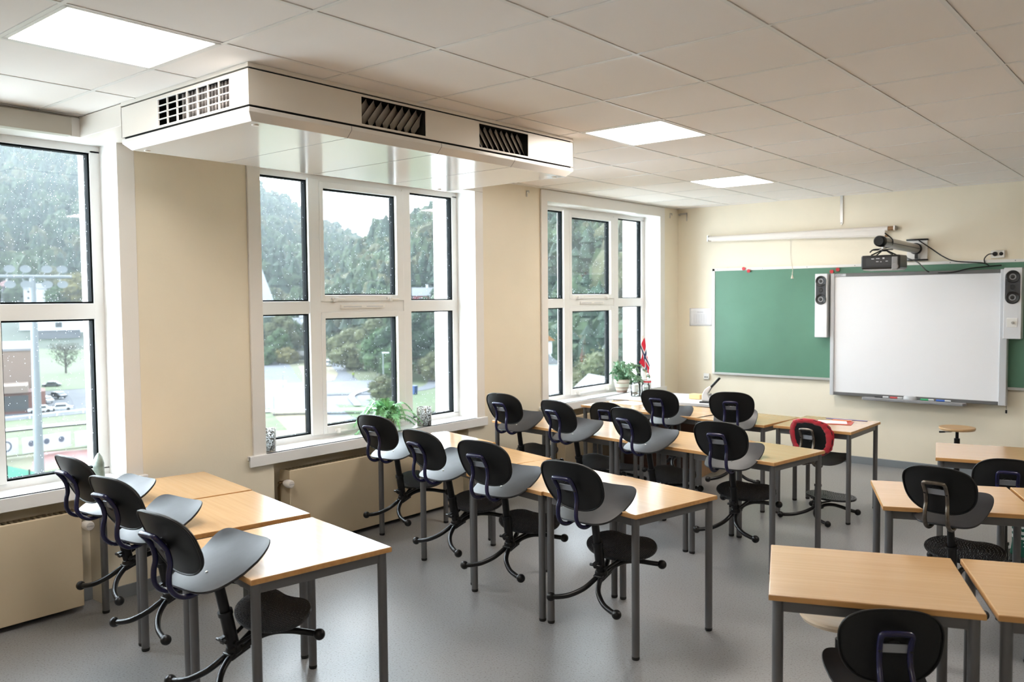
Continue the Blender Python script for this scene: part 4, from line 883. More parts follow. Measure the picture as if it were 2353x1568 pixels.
m = MB(); m.lathe([(.10, 0), (.15, .02), (.165, .10), (.155, .22), (.145, .32), (.12, .40), (.07, .43), (0, .435)], n=28, flat=.62); m.v = [(a*(1+.05*math.sin(c*25+b*20)), b, c) for a, b, c in m.v]; m.build('body', bag_mat(), r)
m = MB(); m.tube(bez([(-.06, 0, .41), (-.05, .0, .50), (0, 0, .535), (.05, 0, .50), (.06, 0, .41)], 24), .009, 8); m.build('handle', mat('bag_handle', (.01, .05, .035), .8), r)

#EXTERIOR
def omat(name, c, rough=.5, c2=None, k=.27, **kw):
    if name in MC: return MC[name]
    c = rgb(c) if isinstance(c, str) else c
    k = .6 if min(c) > .58 else k*.85 if c[1] > 1.4*c[2] and c[1] >= c[0]*.9 else k
    return mat(name, tuple(x*k for x in c), rough, c2=tuple(x*k for x in c2) if c2 else None, **kw)
# ------------------------------------------------------------------ outdoors: valley, hills, town
GZ = -20.0
def smooth(t): t = min(1, max(0, t)); return t*t*(3-2*t)
def lerp_tab(tab, a):
    if a <= tab[0][0]: return tab[0][1]
    for (a0, b0), (a1, b1) in zip(tab, tab[1:]):
        if a <= a1: return b0+(b1-b0)*(a-a0)/(a1-a0)
    return tab[-1][1]
NEAR = [(20, 13), (34, 13), (38, 12), (41, 9.5), (44.2, 5.0), (45.4, 4.6), (46.5, 4.1), (47.7, 3.7), (48.6, 3.3), (49.6, 2.6), (51, 1.3), (53, -.6), (56, -2), (80, -2)]
FARR = [(40, 2.3), (49, 3.2), (49.6, 3.4), (51, 4.2), (52.2, 4.7), (53.3, 5.45), (55.1, 6.3), (56.05, 7.0), (60, 8.2), (66, 8.9), (70.3, 9.0), (76, 9.4), (90, 9)]
FOOT = [(20, 150), (36, 172), (40, 200), (44, 240), (47, 262), (52, 300), (60, 300)]
def near_h(r, az):
    rf, rr = lerp_tab(FOOT, az), 560; e = lerp_tab(NEAR, az); zr = H+rr*math.tan(R(e))
    t = (r-rf)/(rr-rf)
    if t <= 0: return -1e3
    t = min(t, 1.15); return GZ+(zr-GZ)*(t**.9 if t < 1 else 1-(t-1)*.8)
def far_h(r, az):
    rr = 1250; e = lerp_tab(FARR, az)-.15; zr = H+rr*math.tan(R(e))
    if r < 310: return -1e3
    a = GZ+(r-310)*.125 if r < 560 else GZ+250*.125+(zr-GZ-250*.125)*(((min(r, rr)-560)/(rr-560))**1.15)
    return a-max(0, r-rr)*.3
def ground_h(x, y):
    r = math.hypot(x, y); az = math.degrees(math.atan2(-x, y))
    z = max(GZ, near_h(r, az), far_h(r, az))
    if z > GZ+1:
        k = min(1, (z-GZ)/30); z += k*(noise.noise(Vector((x/90, y/90, 0)))*6+noise.noise(Vector((x/35, y/35, 3)))*2.5)*(1 if r < 1100 else .8)
    return z
HILLM = omat('wooded_hillside', (.10, .155, .085), .95, var=0, c2=(.055, .09, .06), vscale=.035)
ROCKM = omat('mountain_side', (.16, .19, .15), .95, c2=(.075, .11, .085), vscale=.012)
LAWN = omat('lawn_green', (.22, .36, .12), .95, c2=(.25, .32, .14), vscale=.05)
ASPH = omat('wet_asphalt', (.36, .38, .42), .9, spec=.2, c2=(.30, .32, .36), vscale=.2)
DRYG = omat('dry_grass', (.58, .50, .32), .95, c2=(.50, .44, .25), vscale=.3)
TRK = omat('red_track', (.45, .17, .15), .8)
HWHITE = omat('white_house_paint', (.75, .76, .78), .6); ROOFG = omat('grey_roof', (.33, .35, .40), .6); WINDK = omat('dark_window', (.10, .12, .14), .3)
def ext_struct(m, name, mt, lb, **k): o = m.build(name, mt, **k); tag(o, lb, 'ground', kind='structure'); return o
# terrain meshes in rings around the school
def terrain(name, rs, azs, mt, lb, fn):
    vs = []; fs = []; na = len(azs)
    for r in rs:
        for a in azs:
            x, y = -r*math.sin(R(a)), r*math.cos(R(a)); vs.append((x, y, fn(x, y)))
    for i in range(len(rs)-1):
        for j in range(na-1): fs.append((i*na+j, i*na+j+1, (i+1)*na+j+1, (i+1)*na+j))
    m = MB(); m.add(vs, fs); o = m.build(name, mt, smooth=180, fix=False); o.data.flip_normals(); return tag(o, lb, 'terrain', kind='structure')
azs = [18+.5*k for k in range(150)]
def vground(x, y): return ground_h(x, y)
terrain('valley_floor', [14, 30, 50, 70]+[80+6*k for k in range(46)], azs, omat('valley_grass', (.26, .36, .14), .95, c2=(.36, .36, .20), vscale=.03), 'flat grassy valley floor far below the windows', vground)
terrain('hillside', [350+10*k for k in range(25)], azs, HILLM, 'wooded hillside rising behind the town', ground_h)
terrain('mountain', [590+25*k for k in range(33)], azs, ROCKM, 'hazy mountain ridge beyond the valley', ground_h)
# roads and lawns laid on the valley floor
def strip(pts, w_, z, n=24):
    P = bez([(a, b, 0) for a, b in pts], n); L_ = []; R_ = []
    for i, p in enumerate(P):
        t = (P[min(i+1, len(P)-1)]-P[max(i-1, 0)]).normalized(); s = Vector((-t.y, t.x, 0)); ww = w_ if not isinstance(w_, (list, tuple)) else w_[0]+(w_[1]-w_[0])*i/(len(P)-1)
        for S_, A in ((1, L_), (-1, R_)):
            q = p+s*S_*ww/2; A.append((q.x, q.y, max(GZ, ground_h(q.x, q.y))+z))
    m = MB(); n_ = len(P); m.add(L_+R_, [(i, i+1, n_+i+1, n_+i) for i in range(n_-1)]); return m
def flatpoly(P, z): m = MB(); m.add([(x, y, max(GZ, ground_h(x, y))+z) for x, y in P], [tuple(range(len(P)))]); return m
ext_struct(flatpoly([(-118, 44), (-132, 50), (-121, 68), (-96, 62), (-100, 30), (-125, 20)], .02), 'track', TRK, 'red running track of the sports ground', smooth=0)
ext_struct(flatpoly([(-117, 47), (-97, 62), (-60, 60), (-60, 10), (-110, 16)], .05), 'lawn', LAWN, 'green sports field inside the red track', smooth=0)
ext_struct(flatpoly([(-176, 20), (-170, 84), (-236, 108), (-270, 60), (-240, 10)], .03), 'parking_lot', ASPH, 'grey asphalt parking lot beyond the bank', smooth=0)
ext_struct(flatpoly([(-228, 60), (-216, 118), (-300, 150), (-330, 128), (-330, 60)], .08), 'lawn', LAWN, 'green lawn around the bare tree', smooth=0)
ext_struct(strip([(-152, 10), (-153, 60), (-140, 92), (-120, 112)], 3, .9), 'path', omat('pale_concrete', (.62, .62, .62), .8), 'pale concrete strip on top of the grassy bank', smooth=0)
ext_struct(strip([(-330, 205), (-262, 176), (-205, 140), (-160, 112), (-130, 96), (-110, 90)], [14, 16], .05), 'road', ASPH, 'wide wet road crossing the valley', smooth=0)
ext_struct(strip([(-250, 205), (-215, 168), (-190, 150), (-160, 128), (-135, 104)], [10, 15], .07), 'road', ASPH, 'side road curving towards the parked cars', smooth=0)
ext_struct(flatpoly([(-198, 122), (-176, 152), (-158, 150), (-128, 122), (-120, 96), (-150, 94)], .09), 'forecourt', omat('pale_asphalt', (.46, .48, .54), .9, spec=.2), 'pale worked asphalt area at the road junction', smooth=0)
ext_struct(flatpoly([(-205, 128), (-170, 110), (-177, 119), (-186, 132), (-196, 139)], .12), 'verge', DRYG, 'dry grass island between the roads', smooth=0)
ext_struct(flatpoly([(-236, 172), (-205, 151), (-182, 134), (-184, 146), (-200, 160), (-226, 178)], .13), 'verge', DRYG, 'strip of dry grass right of the wide road', smooth=0)
ext_struct(flatpoly([(-146, 96), (-138, 104), (-100, 90), (-95, 72), (-120, 78)], .14), 'verge', DRYG, 'dry field below the road', smooth=0)
ext_struct(flatpoly([(-124, 102), (-141, 112), (-120, 118), (-100, 96)], .16), 'lawn', LAWN, 'green wedge of lawn beside the junction', smooth=0)
ext_struct(flatpoly([(-153, 151), (-142, 121), (-118, 112), (-112, 124), (-138, 152)], .18), 'lawn', LAWN, 'bright green lawn with the blue bin', smooth=0)
ext_struct(strip([(-158, 122), (-147, 136), (-151, 150), (-165, 166)], 4, .25), 'path', ASPH, 'grey footpath beside the green lawn', smooth=0)
ext_struct(strip([(-172, 152), (-160, 140), (-150, 124), (-134, 112)], 1.2, .5), 'kerb', HWHITE, 'curving pale kerb beside the worked asphalt', smooth=0)
# grassy bank with banners and guard rail
m = MB(); pts = [(-129, 12), (-131, 54), (-118, 84)]; P = bez([(a, b, 0) for a, b in pts], 30); top = bez([(-152, 8, 0), (-153, 60, 0), (-138, 94, 0)], 30)
m.add([(p.x, p.y, GZ+.1) for p in P]+[(p.x, p.y, GZ+.7) for p in top]+[(p.x*1.08, p.y*1.08, GZ) for p in top], [(i, i+1, len(P)+i+1, len(P)+i) for i in range(len(P)-1)]+[(len(P)+i, len(P)+i+1, 2*len(P)+i+1, 2*len(P)+i) for i in range(len(P)-1)])
ext_struct(m, 'grass_bank', omat('rough_bank_grass', (.20, .30, .10), .95, c2=(.34, .34, .18), vscale=.5), 'rough grassy bank above the sports ground', smooth=60)
BANW = omat('banner_white', (.78, .79, .82), .6)
for k, (lb, tx) in enumerate((('white advertising banner with small round emblem left of the mast', None), ('white advertising banner lettered beside the floodlight mast', 'BDO'), ('white advertising banner with three small emblems right of the mast', '...'), ('last white advertising banner at the window edge', None))):
    y0 = 33+k*7.2; r = empty('banner', (-129.5, y0, GZ), R(8), label=lb, cat='banner', group='banners along the running track')
    MB().box((-.05, 0, .5), (.05, 7.0, 2.7)).build('board', BANW, r, smooth=0)
    if tx == 'BDO': text('|BDO', 2.2, (.08, 3.6, 1.6), (R(90), 0, R(90)), omat('banner_blue', (.25, .30, .42), .6), r)
    elif tx:
        for q in range(3): MB().lathe([(0, .03), (.42, .03), (.42, 0)], (.06, 1.2+q*2.2, 1.8), 14, 'x').build('emblem', omat('banner_blue', (.25, .30, .42), .6), r)
    else: MB().lathe([(0, .03), (.4, .03), (.4, 0)], (.06, 2.4, 1.6), 14, 'x').build('emblem', omat('banner_pink', (.6, .35, .4), .6), r)
r = empty('guard_rail', (-172, 50, GZ), label='low steel guard rail along the car park edge', cat='guard rail')
MB().box((-.06, -45, .55), (.06, 45, .85)).build('rail', LGREY, r, smooth=0)
for k in range(19): MB().box((-.1, -44.5+k*4.9, 0), (.1, -44.3+k*4.9, .9)).build('post', LGREY, r, smooth=0)
# green net fence
r = empty('net_fence', (-106, 36, GZ), R(-60), label='green net fence with black posts at the sports ground', cat='fence')
NETM = clearglass('green_net', tint=(.45, .78, .68), rough=.6)
m = MB(); m.add([(-6, 0, 0), (8, 0, 0), (8, 0, 6.5), (-6, 0, 1.5)], [(0, 1, 2, 3)]); o = m.build('net', NETM, r, smooth=0); o.modifiers.new('t', 'SOLIDIFY').thickness = .02
for x, h in ((-5, 2), (-1.5, 3.2), (1.5, 4.4), (5, 5.5), (8, 6.5)): MB().tube([(x, 0, 0), (x, 0, h)], .10, 8).build('post', BLACK, r)
# floodlight mast
r = empty('floodlight_mast', (-101, 38.6, GZ), R(-16), label='tall white floodlight mast with a long bar of lamps', cat='floodlight mast')
MW = omat('galvanised_pale', (.56, .62, .68), .45)
MB().tube([(0, 0, 0), (0, 0, 24.6)], [.55, .30], 20).build('pole', MW, r); MB().tube([(0, -9, 24.7), (0, 3.9, 24.7)], .19, 12).build('cross_bar', MW, r)
fp = None
for row in (0, 1):
    for k in range(8):
        y = -8.6+k*1.52+(.55 if k > 5 else 0)
        if fp is None:
            fp = MB(); fp.tube([(0, 0, 0), (.15, .15, .35*1)], .05, 6); fp.lathe([(.0, -.25), (.30, -.22), (.52, .15), (.56, .2), (.50, .2), (0, .12)], (0.1, .35, .75), 14, 'x', flat=.75); fp = fp.build('floodlight', MW, r); fp.location = (0, y, 24.8)
        else: o = fp.copy(); col.objects.link(o); o.parent = r; o.location = (0, y, 24.8 if not row else 24.6); o.scale = (1, 1, 1 if not row else -1)
# street lamps
lp0 = None
for (x, y, z, h, lb) in ((-141, 125.3, GZ, 10.2, 'tall grey street lamp in front of the dark trees'), (-136, 93.5, GZ-.2, 4.2, 'low street lamp on the dry field'), (-180, 126.6, GZ, 4, 'small street lamp on the dry grass island'), (-119, 121.4, GZ, 7.5, 'street lamp on the green lawn at the right'), (-255, 170, -17, 9, 'thin street lamp in front of the white house'), (-186, 163, GZ, 7, 'street lamp before the autumn trees')):
    if lp0 is None:
        lp0 = empty('street_lamp'); MB().tube([(0, 0, 0), (0, 0, 1)], [.014, .010], 8).build('pole', MW, lp0); MB().box((-.02, -.13, .985), (.02, .02, 1.01)).build('lamp_head', HWHITE, lp0, bevel=.005); o = lp0
    else: o = copy_tree(lp0)
    o.location = (x, y, z); o.scale = (h, h, h); o.rotation_euler.z = R(140); tag(o, lb, 'street lamp', 'street lamps')
# houses
def house(name, x, y, z, w_, d_, h, rh, a, wm, rm, lb, wins=(), cat='house', chim=False, hip=False, face=-1, porch=None):
    r = empty(name, (x, y, z), R(a), label=lb, cat=cat)
    MB().box((-w_/2, -d_/2, -11), (w_/2, d_/2, h)).build('wall', wm, r, smooth=0)
    o = .45; m = MB()
    if hip: m.add([(-w_/2-o, -d_/2-o, h), (w_/2+o, -d_/2-o, h), (w_/2+o, d_/2+o, h), (-w_/2-o, d_/2+o, h), (-w_*.12, 0, h+rh), (w_*.12, 0, h+rh)], [(0, 1, 5, 4), (1, 2, 5), (2, 3, 4, 5), (3, 0, 4), (0, 3, 2, 1)])
    elif rh > .05: m.add([(-w_/2-o, -d_/2-o, h), (w_/2+o, -d_/2-o, h), (w_/2+o, d_/2+o, h), (-w_/2-o, d_/2+o, h), (-w_/2-o, 0, h+rh), (w_/2+o, 0, h+rh)], [(0, 1, 5, 4), (1, 2, 5), (2, 3, 4, 5), (3, 0, 4), (0, 3, 2, 1)])
    else: m.box((-w_/2-.2, -d_/2-.2, h), (w_/2+.2, d_/2+.2, h+.5))
    m.build('roof', rm, r, smooth=0)
    if chim: MB().box((-.45, -.3, h+rh*.5), (.35, .4, h+rh+1.1)).build('chimney', HWHITE, r, smooth=0)
    for (wx, wz, ww, wh) in wins:
        f = MB().box((wx-ww/2-.12, -d_/2-.06, wz-.12), (wx+ww/2+.12, -d_/2, wz+wh+.12)).build('window', HWHITE, r, smooth=0)
        MB().box((wx-ww/2, -d_/2-.09, wz), (wx+ww/2, -d_/2-.03, wz+wh)).build('pane', WINDK, f, smooth=0)
    if porch: MB().box((-w_/2, -d_/2-2.2, porch[0]), (w_/2, -d_/2, porch[1])).build('balcony', HWHITE, r, smooth=0)
    return r
house('sports_hall', -220, 54, GZ, 56, 40, 11.9, .0, 69, omat('peach_render', (.62, .44, .34), .8), omat('pale_flat_roof', (.55, .56, .6), .7), 'large flat roofed peach coloured hall at the left window', cat='building')
r = empty('hall_annex', (-187, 63.5, GZ), R(69), label='lower brick red annex with a pale canopy in front of the peach hall', cat='building')
MB().box((-12, -4, 0), (9, 4, 4.2)).build('wall', omat('brick_red', (.42, .17, .13), .8), r, smooth=0); MB().box((-12, -5, 4.2), (6, 4, 5.6)).build('canopy', omat('canopy_cream', (.6, .45, .36), .7), r, smooth=0); MB().box((-2, -4.1, .5), (6, -3.9, 3.6)).build('window', WINDK, r, smooth=0)
house('house', -471, 168, 3.2, 11, 9, 7.2, 3, 66, omat('purple_brown_paint', (.16, .11, .16), .8), omat('dull_red_roof', (.42, .20, .19), .8), 'dark purple two storey house with a red hipped roof', ((-2.8, 4.2, 2, 1.9), (2.8, 4.2, 2, 1.9), (-2.8, .9, 2, 2.2), (2.8, .9, 2, 2.2)), chim=True, hip=True, porch=(-1.5, -.2))
house('house', -448, 173, 2.6, 10, 8, 6.3, 2.8, 58, HWHITE, ROOFG, 'tall white house with a grey gable roof behind the mast', ((-2.6, 4.4, 1.4, 1), (-2.6, 1.3, 1.4, 1)), porch=(-1.8, -.4))
house('house', -478, 206, 9.5, 14, 8, 2.6, 1.8, 60, HWHITE, HWHITE, 'long low white house among yellow trees on the left hill', ((-3, .8, 1.6, 1.1), (3, .8, 1.6, 1.1)), chim=True)
house('shed', -398, 136, -14, 30, 12, 5, 2.5, 66, HWHITE, ROOFG, 'white shed with striped grey roof at the left picture edge', (), 'building')
house('warehouse', -372, 152, -13.6, 28, 14, 8.2, .0, 66, HWHITE, ROOFG, 'big plain white warehouse behind the parking lot', ((0, 5.5, 2.4, 2),), 'building')
house('warehouse', -352, 143, -14.4, 16, 10, 5.2, .0, 66, omat('grey_panel', (.33, .36, .41), .7), ROOFG, 'lower grey warehouse front before the white one', (), 'building')
house('house', -356, 164, -13.8, 18, 10, 3.2, 3, 66, HWHITE, HWHITE, 'white gabled house right of the warehouse', ((-1, 1.2, 1.2, 1.2), (2, 1.2, 1.2, 1.2)))
house('house', -292, 209, -14.5, 8.5, 8, 6.8, 2.6, 54, HWHITE, omat('pale_grey_roof', (.50, .52, .58), .7), 'white house with pale grey roof above the retaining wall', ((-2.7, 3.4, 1, 1.4), (-.6, 3.6, .6, 1), (1.0, 3.6, .5, 1), (2.2, 3.6, .5, 1)), porch=(-1.5, .4))
house('house', -289, 216, -14.5, 6, 9, 9.4, 2.6, 54, HWHITE, ROOFG, 'taller white gabled house wing beside the pale roofed house', ((1.0, 6.2, 1.0, 1.4),))
house('house', -235, 232, .3, 11, 8, 3.0, 3.2, 47, omat('red_paint', (.52, .05, .06), .7), omat('pale_slate', (.48, .50, .55), .7), 'red wooden house with pale roof on the right hillside', ((-2.6, .9, 1.3, 1.2), (2.8, .9, 1.1, 1.2)), chim=True)
house('house', -210, 215, -8.2, 9, 8, 4.4, 1.4, 46, HWHITE, ROOFG, 'white house with a row of windows below the red one', ((-2.6, 2.0, 1, 1.3), (-.9, 2.0, 1, 1.3), (.8, 2.0, 1, 1.3), (2.5, 2.0, 1, 1.3)), porch=(-1, .6))
house('house', -95, 117.5, -10.5, 11, 8, 5.0, 3.6, -40, HWHITE, omat('orange_gable', (.72, .28, .05), .7), 'white house with an orange gable in the far window', ((3.0, 2.5, 1.4, 1.4),))
house('house', -80.5, 102.2, -13.5, 7, 6, 5.6, 2.2, -42, HWHITE, omat('pale_slate', (.48, .50, .55), .7), 'near white house wall below the orange gable', ((1.6, 2.2, 1, 1),))
house('house', -61.5, 93, -16.5, 9, 9, 4.0, 4.0, -30, HWHITE, omat('light_slate', (.50, .52, .56), .7), 'pale grey pitched roof at the bottom of the far window')
r = empty('pyramid_roof', (-274.6, 183.0, -4), label='steep pale pyramid roof left of the middle window', cat='building')
m = MB(); m.add([(-5.5, -5.5, 0), (5.5, -5.5, 0), (5.5, 5.5, 0), (-5.5, 5.5, 0), (0, -1, 25)], [(0, 1, 4), (1, 2, 4), (2, 3, 4), (3, 0, 4)]); m.build('roof', omat('pale_blue_metal', (.60, .66, .72), .5), r, smooth=0)
# retaining wall
m = MB(); m.tube([(0, 0, 0), (10, 9, 0), (24, 12, 0)], 1.0, 4, flat=1.6); tag(m.build('stone_terrace', omat('stone_grey', (.38, .37, .35), .9, c2=(.28, .28, .27), vscale=1), smooth=0, loc=(-262, 172, -17.4)), 'grey stone retaining wall below the round bushes', 'stone wall')
# cars
def make_car(name, body, van=False):
    r = empty(name); L_, W_, h1, h2 = (4.4, 1.75, .85, 1.45) if not van else (5.2, 1.9, 1.1, 2.1)
    m = MB(); pr = [(-L_/2, .3), (-L_/2, h1*.85), (-L_*.46, h1), (-L_*.30, h1+.02), (-L_*.18, h2), (L_*.22, h2), (L_*.36, h1+.05), (L_*.49, h1*.9), (L_/2, .35)] if not van else [(-L_/2, .3), (-L_/2, h2*.95), (-L_*.45, h2), (L_*.22, h2), (L_*.36, h1+.1), (L_*.49, h1*.9), (L_/2, .35)]
    m.prism(pr, -W_/2, W_/2, 'xz'); m.build('body', body, r, smooth=0, bevel=.10)
    g = MB(); g.box((-L_*.22, -W_/2-.02, h1+.08), (L_*.22, W_/2+.02, h2-.12)); g.add([(L_*.235, -W_*.42, h2-.1), (L_*.235, W_*.42, h2-.1), (L_*.365, W_*.42, h1+.1), (L_*.365, -W_*.42, h1+.1)], [(0, 1, 2, 3)]); g.add([(-L_*.20, -W_*.42, h2-.1), (-L_*.20, W_*.42, h2-.1), (-L_*.31, W_*.42, h1+.1), (-L_*.31, -W_*.42, h1+.1)], [(3, 2, 1, 0)]); g.build('window', WINDK, r, smooth=0)
    for sx in (-.31, .31):
        for sy in (-1, 1): MB().tube([(sx*L_, sy*(W_/2-.2), .32), (sx*L_, sy*(W_/2+.01), .32)], .32, 16).build('wheel', BLACK, r)
    return r
CW = omat('car_white', (.72, .73, .75), .3); CS = omat('car_silver', (.38, .41, .46), .3, metal=.3)
car = make_car('car', CW); cs = None
for i, (x, y, a, lb) in enumerate(((-178.5, 72.6, 70, 'white car parked at the near edge of the lot, furthest right'), (-179, 69.0, 70, 'white car parked just right of the mast foot'), (-196, 76.5, 10, 'white car parked broadside behind the two near white cars'), (-230, 181, 35, 'white car at the kerb before the autumn trees'), (-211, 174, 15, 'white car parked below the dark trees right of the van'), (-215, 106, 10, 'white car cut by the right edge of the left window'))):
    o = car if i == 0 else copy_tree(car); o.location = (x, y, ground_h(x, y)+.15); o.rotation_euler.z = R(a); tag(o, lb, 'car', 'parked white cars')
for i, (x, y, a, lb) in enumerate(((-231, 92, 60, 'silver car parked at the lawn edge'), (-203, 82, 15, 'silver car in the second row of the parking lot'), (-207, 79, 15, 'silver grey car deepest in the parked group'))):
    o = make_car('car', CS) if i == 0 else copy_tree(cs); cs = cs or o; o.location = (x, y, ground_h(x, y)+.15); o.rotation_euler.z = R(a); tag(o, lb, 'car', 'parked silver cars')
o = make_car('camper_van', CW, True); o.location = (-226, 176.5, ground_h(-226, 176.5)+.1); o.rotation_euler.z = R(-30); tag(o, 'white van with dark windscreen at the left edge of the middle pane', 'van')
o = make_car('van', omat('van_blue_white', (.6, .66, .75), .3), True); o.location = (-270, 196, ground_h(-270, 196)+.4); o.rotation_euler.z = R(40); tag(o, 'pale van parked below the white house', 'van')
r = empty('waste_bin', (-141, 134.5, ground_h(-141, 134.5)), label='blue wheeled bin standing on the bright lawn', cat='bin')
MB().prism([(-.55, .1), (.55, .1), (.7, 2.0), (-.7, 2.0)], -.5, .5, 'xz').build('body', omat('bin_blue', (.04, .15, .5), .5), r, smooth=0); MB().box((-.75, -.55, 2.0), (.75, .55, 2.15)).build('lid', omat('bin_blue', (.04, .15, .5), .5), r, smooth=0)
# walking person in high visibility jacket
r = empty('person', (-185, 153.3, GZ+.1), R(40), label='small figure in a yellow high visibility jacket walking on the road', cat='person')
m = MB(); m.tube([(-.10, 0, .05), (-.09, .02, .5), (-.08, 0, .92)], [.07, .08, .11], 10); m.tube([(.14, .15, .05), (.11, .06, .5), (.08, 0, .92)], [.07, .08, .11], 10); m.build('trousers', omat('dark_trousers', (.02, .03, .05), .8), r)
m = MB(); m.tube([(0, 0, .88), (0, 0, 1.2), (0, 0, 1.45), (0, 0, 1.52)], [.19, .21, .22, .10], 14, flat=.7)
for s in (-1, 1): m.tube([(s*.2, 0, 1.45), (s*.29, .05, 1.15), (s*.27, .14, .92)], [.07, .06, .045], 8)
m.build('jacket', omat('hi_vis_yellow', (.60, .85, .05), .7), r); MB().ball((0, 0, 1.66), .115, 12, 8, (1, 1, 1.2)).build('head', omat('skin', (.5, .3, .22), .6), r)
# trees: crown of leaf clumps on a trunk
def leafclump(m, c, r_, n, rd, fl=.85, sz=(.10, .20)):
    for _ in range(n):
        a, b, q = rd.uniform(0, 6.28), math.acos(rd.uniform(-1, 1)), r_*rd.uniform(.55, 1.05)
        p = Vector((c[0]+q*math.sin(b)*math.cos(a), c[1]+q*math.sin(b)*math.sin(a), c[2]+q*math.cos(b)*fl)); s = r_*rd.uniform(*sz)
        d = Vector((rd.uniform(-1, 1), rd.uniform(-1, 1), rd.uniform(-1, 1))).normalized(); e = d.orthogonal().normalized(); g = d.cross(e)
        m.add([p+e*s, p+g*s, p-e*s, p-g*s, p+d*s*.5], [(0, 1, 4), (1, 2, 4), (2, 3, 4), (3, 0, 4)])
TG = {'dark': omat('dark_green_foliage', (.055, .13, .05), .9, var=.3, vscale=.4), 'mid': omat('mid_green_foliage', (.13, .27, .08), .9, var=.3, vscale=.4), 'pale': omat('pale_autumn_foliage', (.28, .31, .13), .9, var=.3, vscale=.4), 'yellow': omat('yellow_foliage', (.42, .38, .11), .9, var=.3, vscale=.4), 'red': omat('red_foliage', (.36, .10, .12), .9)}
BARK = omat('tree_bark', (.12, .09, .07), .9)
def tree(x, y, h, wd, kind, lb, name='leafy_tree', seed=0, dens=1., z=None):
    rd = random.Random(seed+int(abs(x)*7)); z = ground_h(x, y) if z is None else z; r = empty(name, (x, y, z), label=lb, cat='tree' if 'tree' in name else 'bush', group='trees and bushes below the hill')
    MB().tube([(0, 0, -1), (0, 0, h*.6)], [h*.025, h*.01], 7).build('trunk', BARK, r)
    m = MB(); K = int(9*dens)+3
    for k in range(K):
        t = k/(K-1); a = k*2.4; rad = wd*.5*math.sin(math.pi*(.18+.75*t))*.6; cz = h*(.25+.62*t)
        c = (rad*math.cos(a), rad*math.sin(a), cz); rr_ = wd*.30*(1-.35*t)
        m.ball(c, rr_*.72, 10, 7, (1, 1, .85), .4, k); leafclump(m, c, rr_*1.05, int(230*dens), rd, sz=(.05, .11))
    tag(m.build('crown', TG[kind], r, smooth=0, fix=False), kind='stuff'); return r
T = [(-209, 172, 13, 16, 'pale', 'large pale green tree left in the middle pane of the centre window'), (-200, 174, 17, 14, 'pale', 'tall pale green tree behind the white car'), (-181, 160, 14, 13, 'mid', 'rounded mid green tree right of the parked white car'),
     (-176, 160, 16, 12, 'dark', 'dark green tree behind the tall street lamp'), (-168, 154, 10, 10, 'mid', 'lower green tree at the foot of the dark tree'), (-180, 174, 20, 13, 'dark', 'tall dark tree at the left of the right pane'),
     (-172, 173, 15, 14, 'dark', 'broad dark green tree in the right pane below the white house'), (-160, 160, 8, 9, 'pale', 'pale shrubby tree by the footpath'), (-190, 176, 15, 12, 'mid', 'mid green tree between the tall dark ones'),
     (-250, 168, 6, 9, 'mid', 'round green bush in the left pane'), (-262, 181, 4.5, 5, 'red', 'dark red bush beside the round green bushes'), (-248, 176, 5, 9, 'yellow', 'rounded yellowish bush above the stone wall'), (-258, 166, 7, 8, 'yellow', 'yellow bush at the left edge of the lower left pane'),
     (-262, 184, 17, 13, 'pale', 'pale tree hiding the foot of the pyramid roof'), (-270, 192, 14, 12, 'mid', 'green tree right of the pyramid roof'), (-255, 178, 12, 10, 'mid', 'green tree at the upper left of the lower left pane'),
     (-430, 184, 16, 18, 'yellow', 'yellow autumn tree right of the mast top'), (-425, 192, 13, 16, 'pale', 'pale autumn tree below the long white house'), (-432, 176, 10, 12, 'mid', 'green tree before the tall white house'), (-118, 128, 6, 5, 'mid', 'slim green bush at the right side of the lawn'), (-112, 120, 4, 5, 'yellow', 'yellow bush low in the right pane'),
     (-138, 122, 5.5, 6, 'pale', 'yellow green bush behind the fern'), (-98, 122, 12, 10, 'dark', 'dark tree beside the orange gable'), (-72, 106, 14, 12, 'pale', 'pale leafy tree in the lower middle pane of the far window'), (-66, 103, 11, 9, 'mid', 'light green tree right in the lower far window'), (-85, 116, 14, 10, 'dark', 'dark conifer like tree behind the near white house'), (-62, 104, 9, 8, 'yellow', 'yellow green tree low in the far window')]
for i, t in enumerate(T): tree(*t, name='bush' if 'bush' in t[5] else 'leafy_tree', seed=i)
# thin bare tree on the lawn
r = empty('bare_tree', (-258.7, 107.1, ground_h(-258.7, 107.1)), label='sparse grey tree alone on the lawn behind the parking lot', cat='tree')
rd = random.Random(4); m = MB(); m.tube([(0, 0, -.5), (0, 0, 8)], [.35, .15], 8); br = []
for k in range(26):
    a = k*2.4; z0 = 2.6+k*.22; ln = 4.2*math.sin(math.pi*(.2+.7*k/26)); p = Vector((0, 0, z0)); q = Vector((math.cos(a)*ln, math.sin(a)*ln, z0+ln*.8)); m.tube([p, (p+q)/2+Vector((0, 0, -.2)), q], [.09, .06, .02], 5); br += [(p+(q-p)*t) for t in (.5, .75, 1)]
m.build('trunk', BARK, r); m = MB(); [leafclump(m, c, 1.0, 16, rd) for c in br]; tag(m.build('crown', omat('grey_green_foliage', (.22, .22, .16), .9), r, smooth=0, fix=False), kind='stuff')
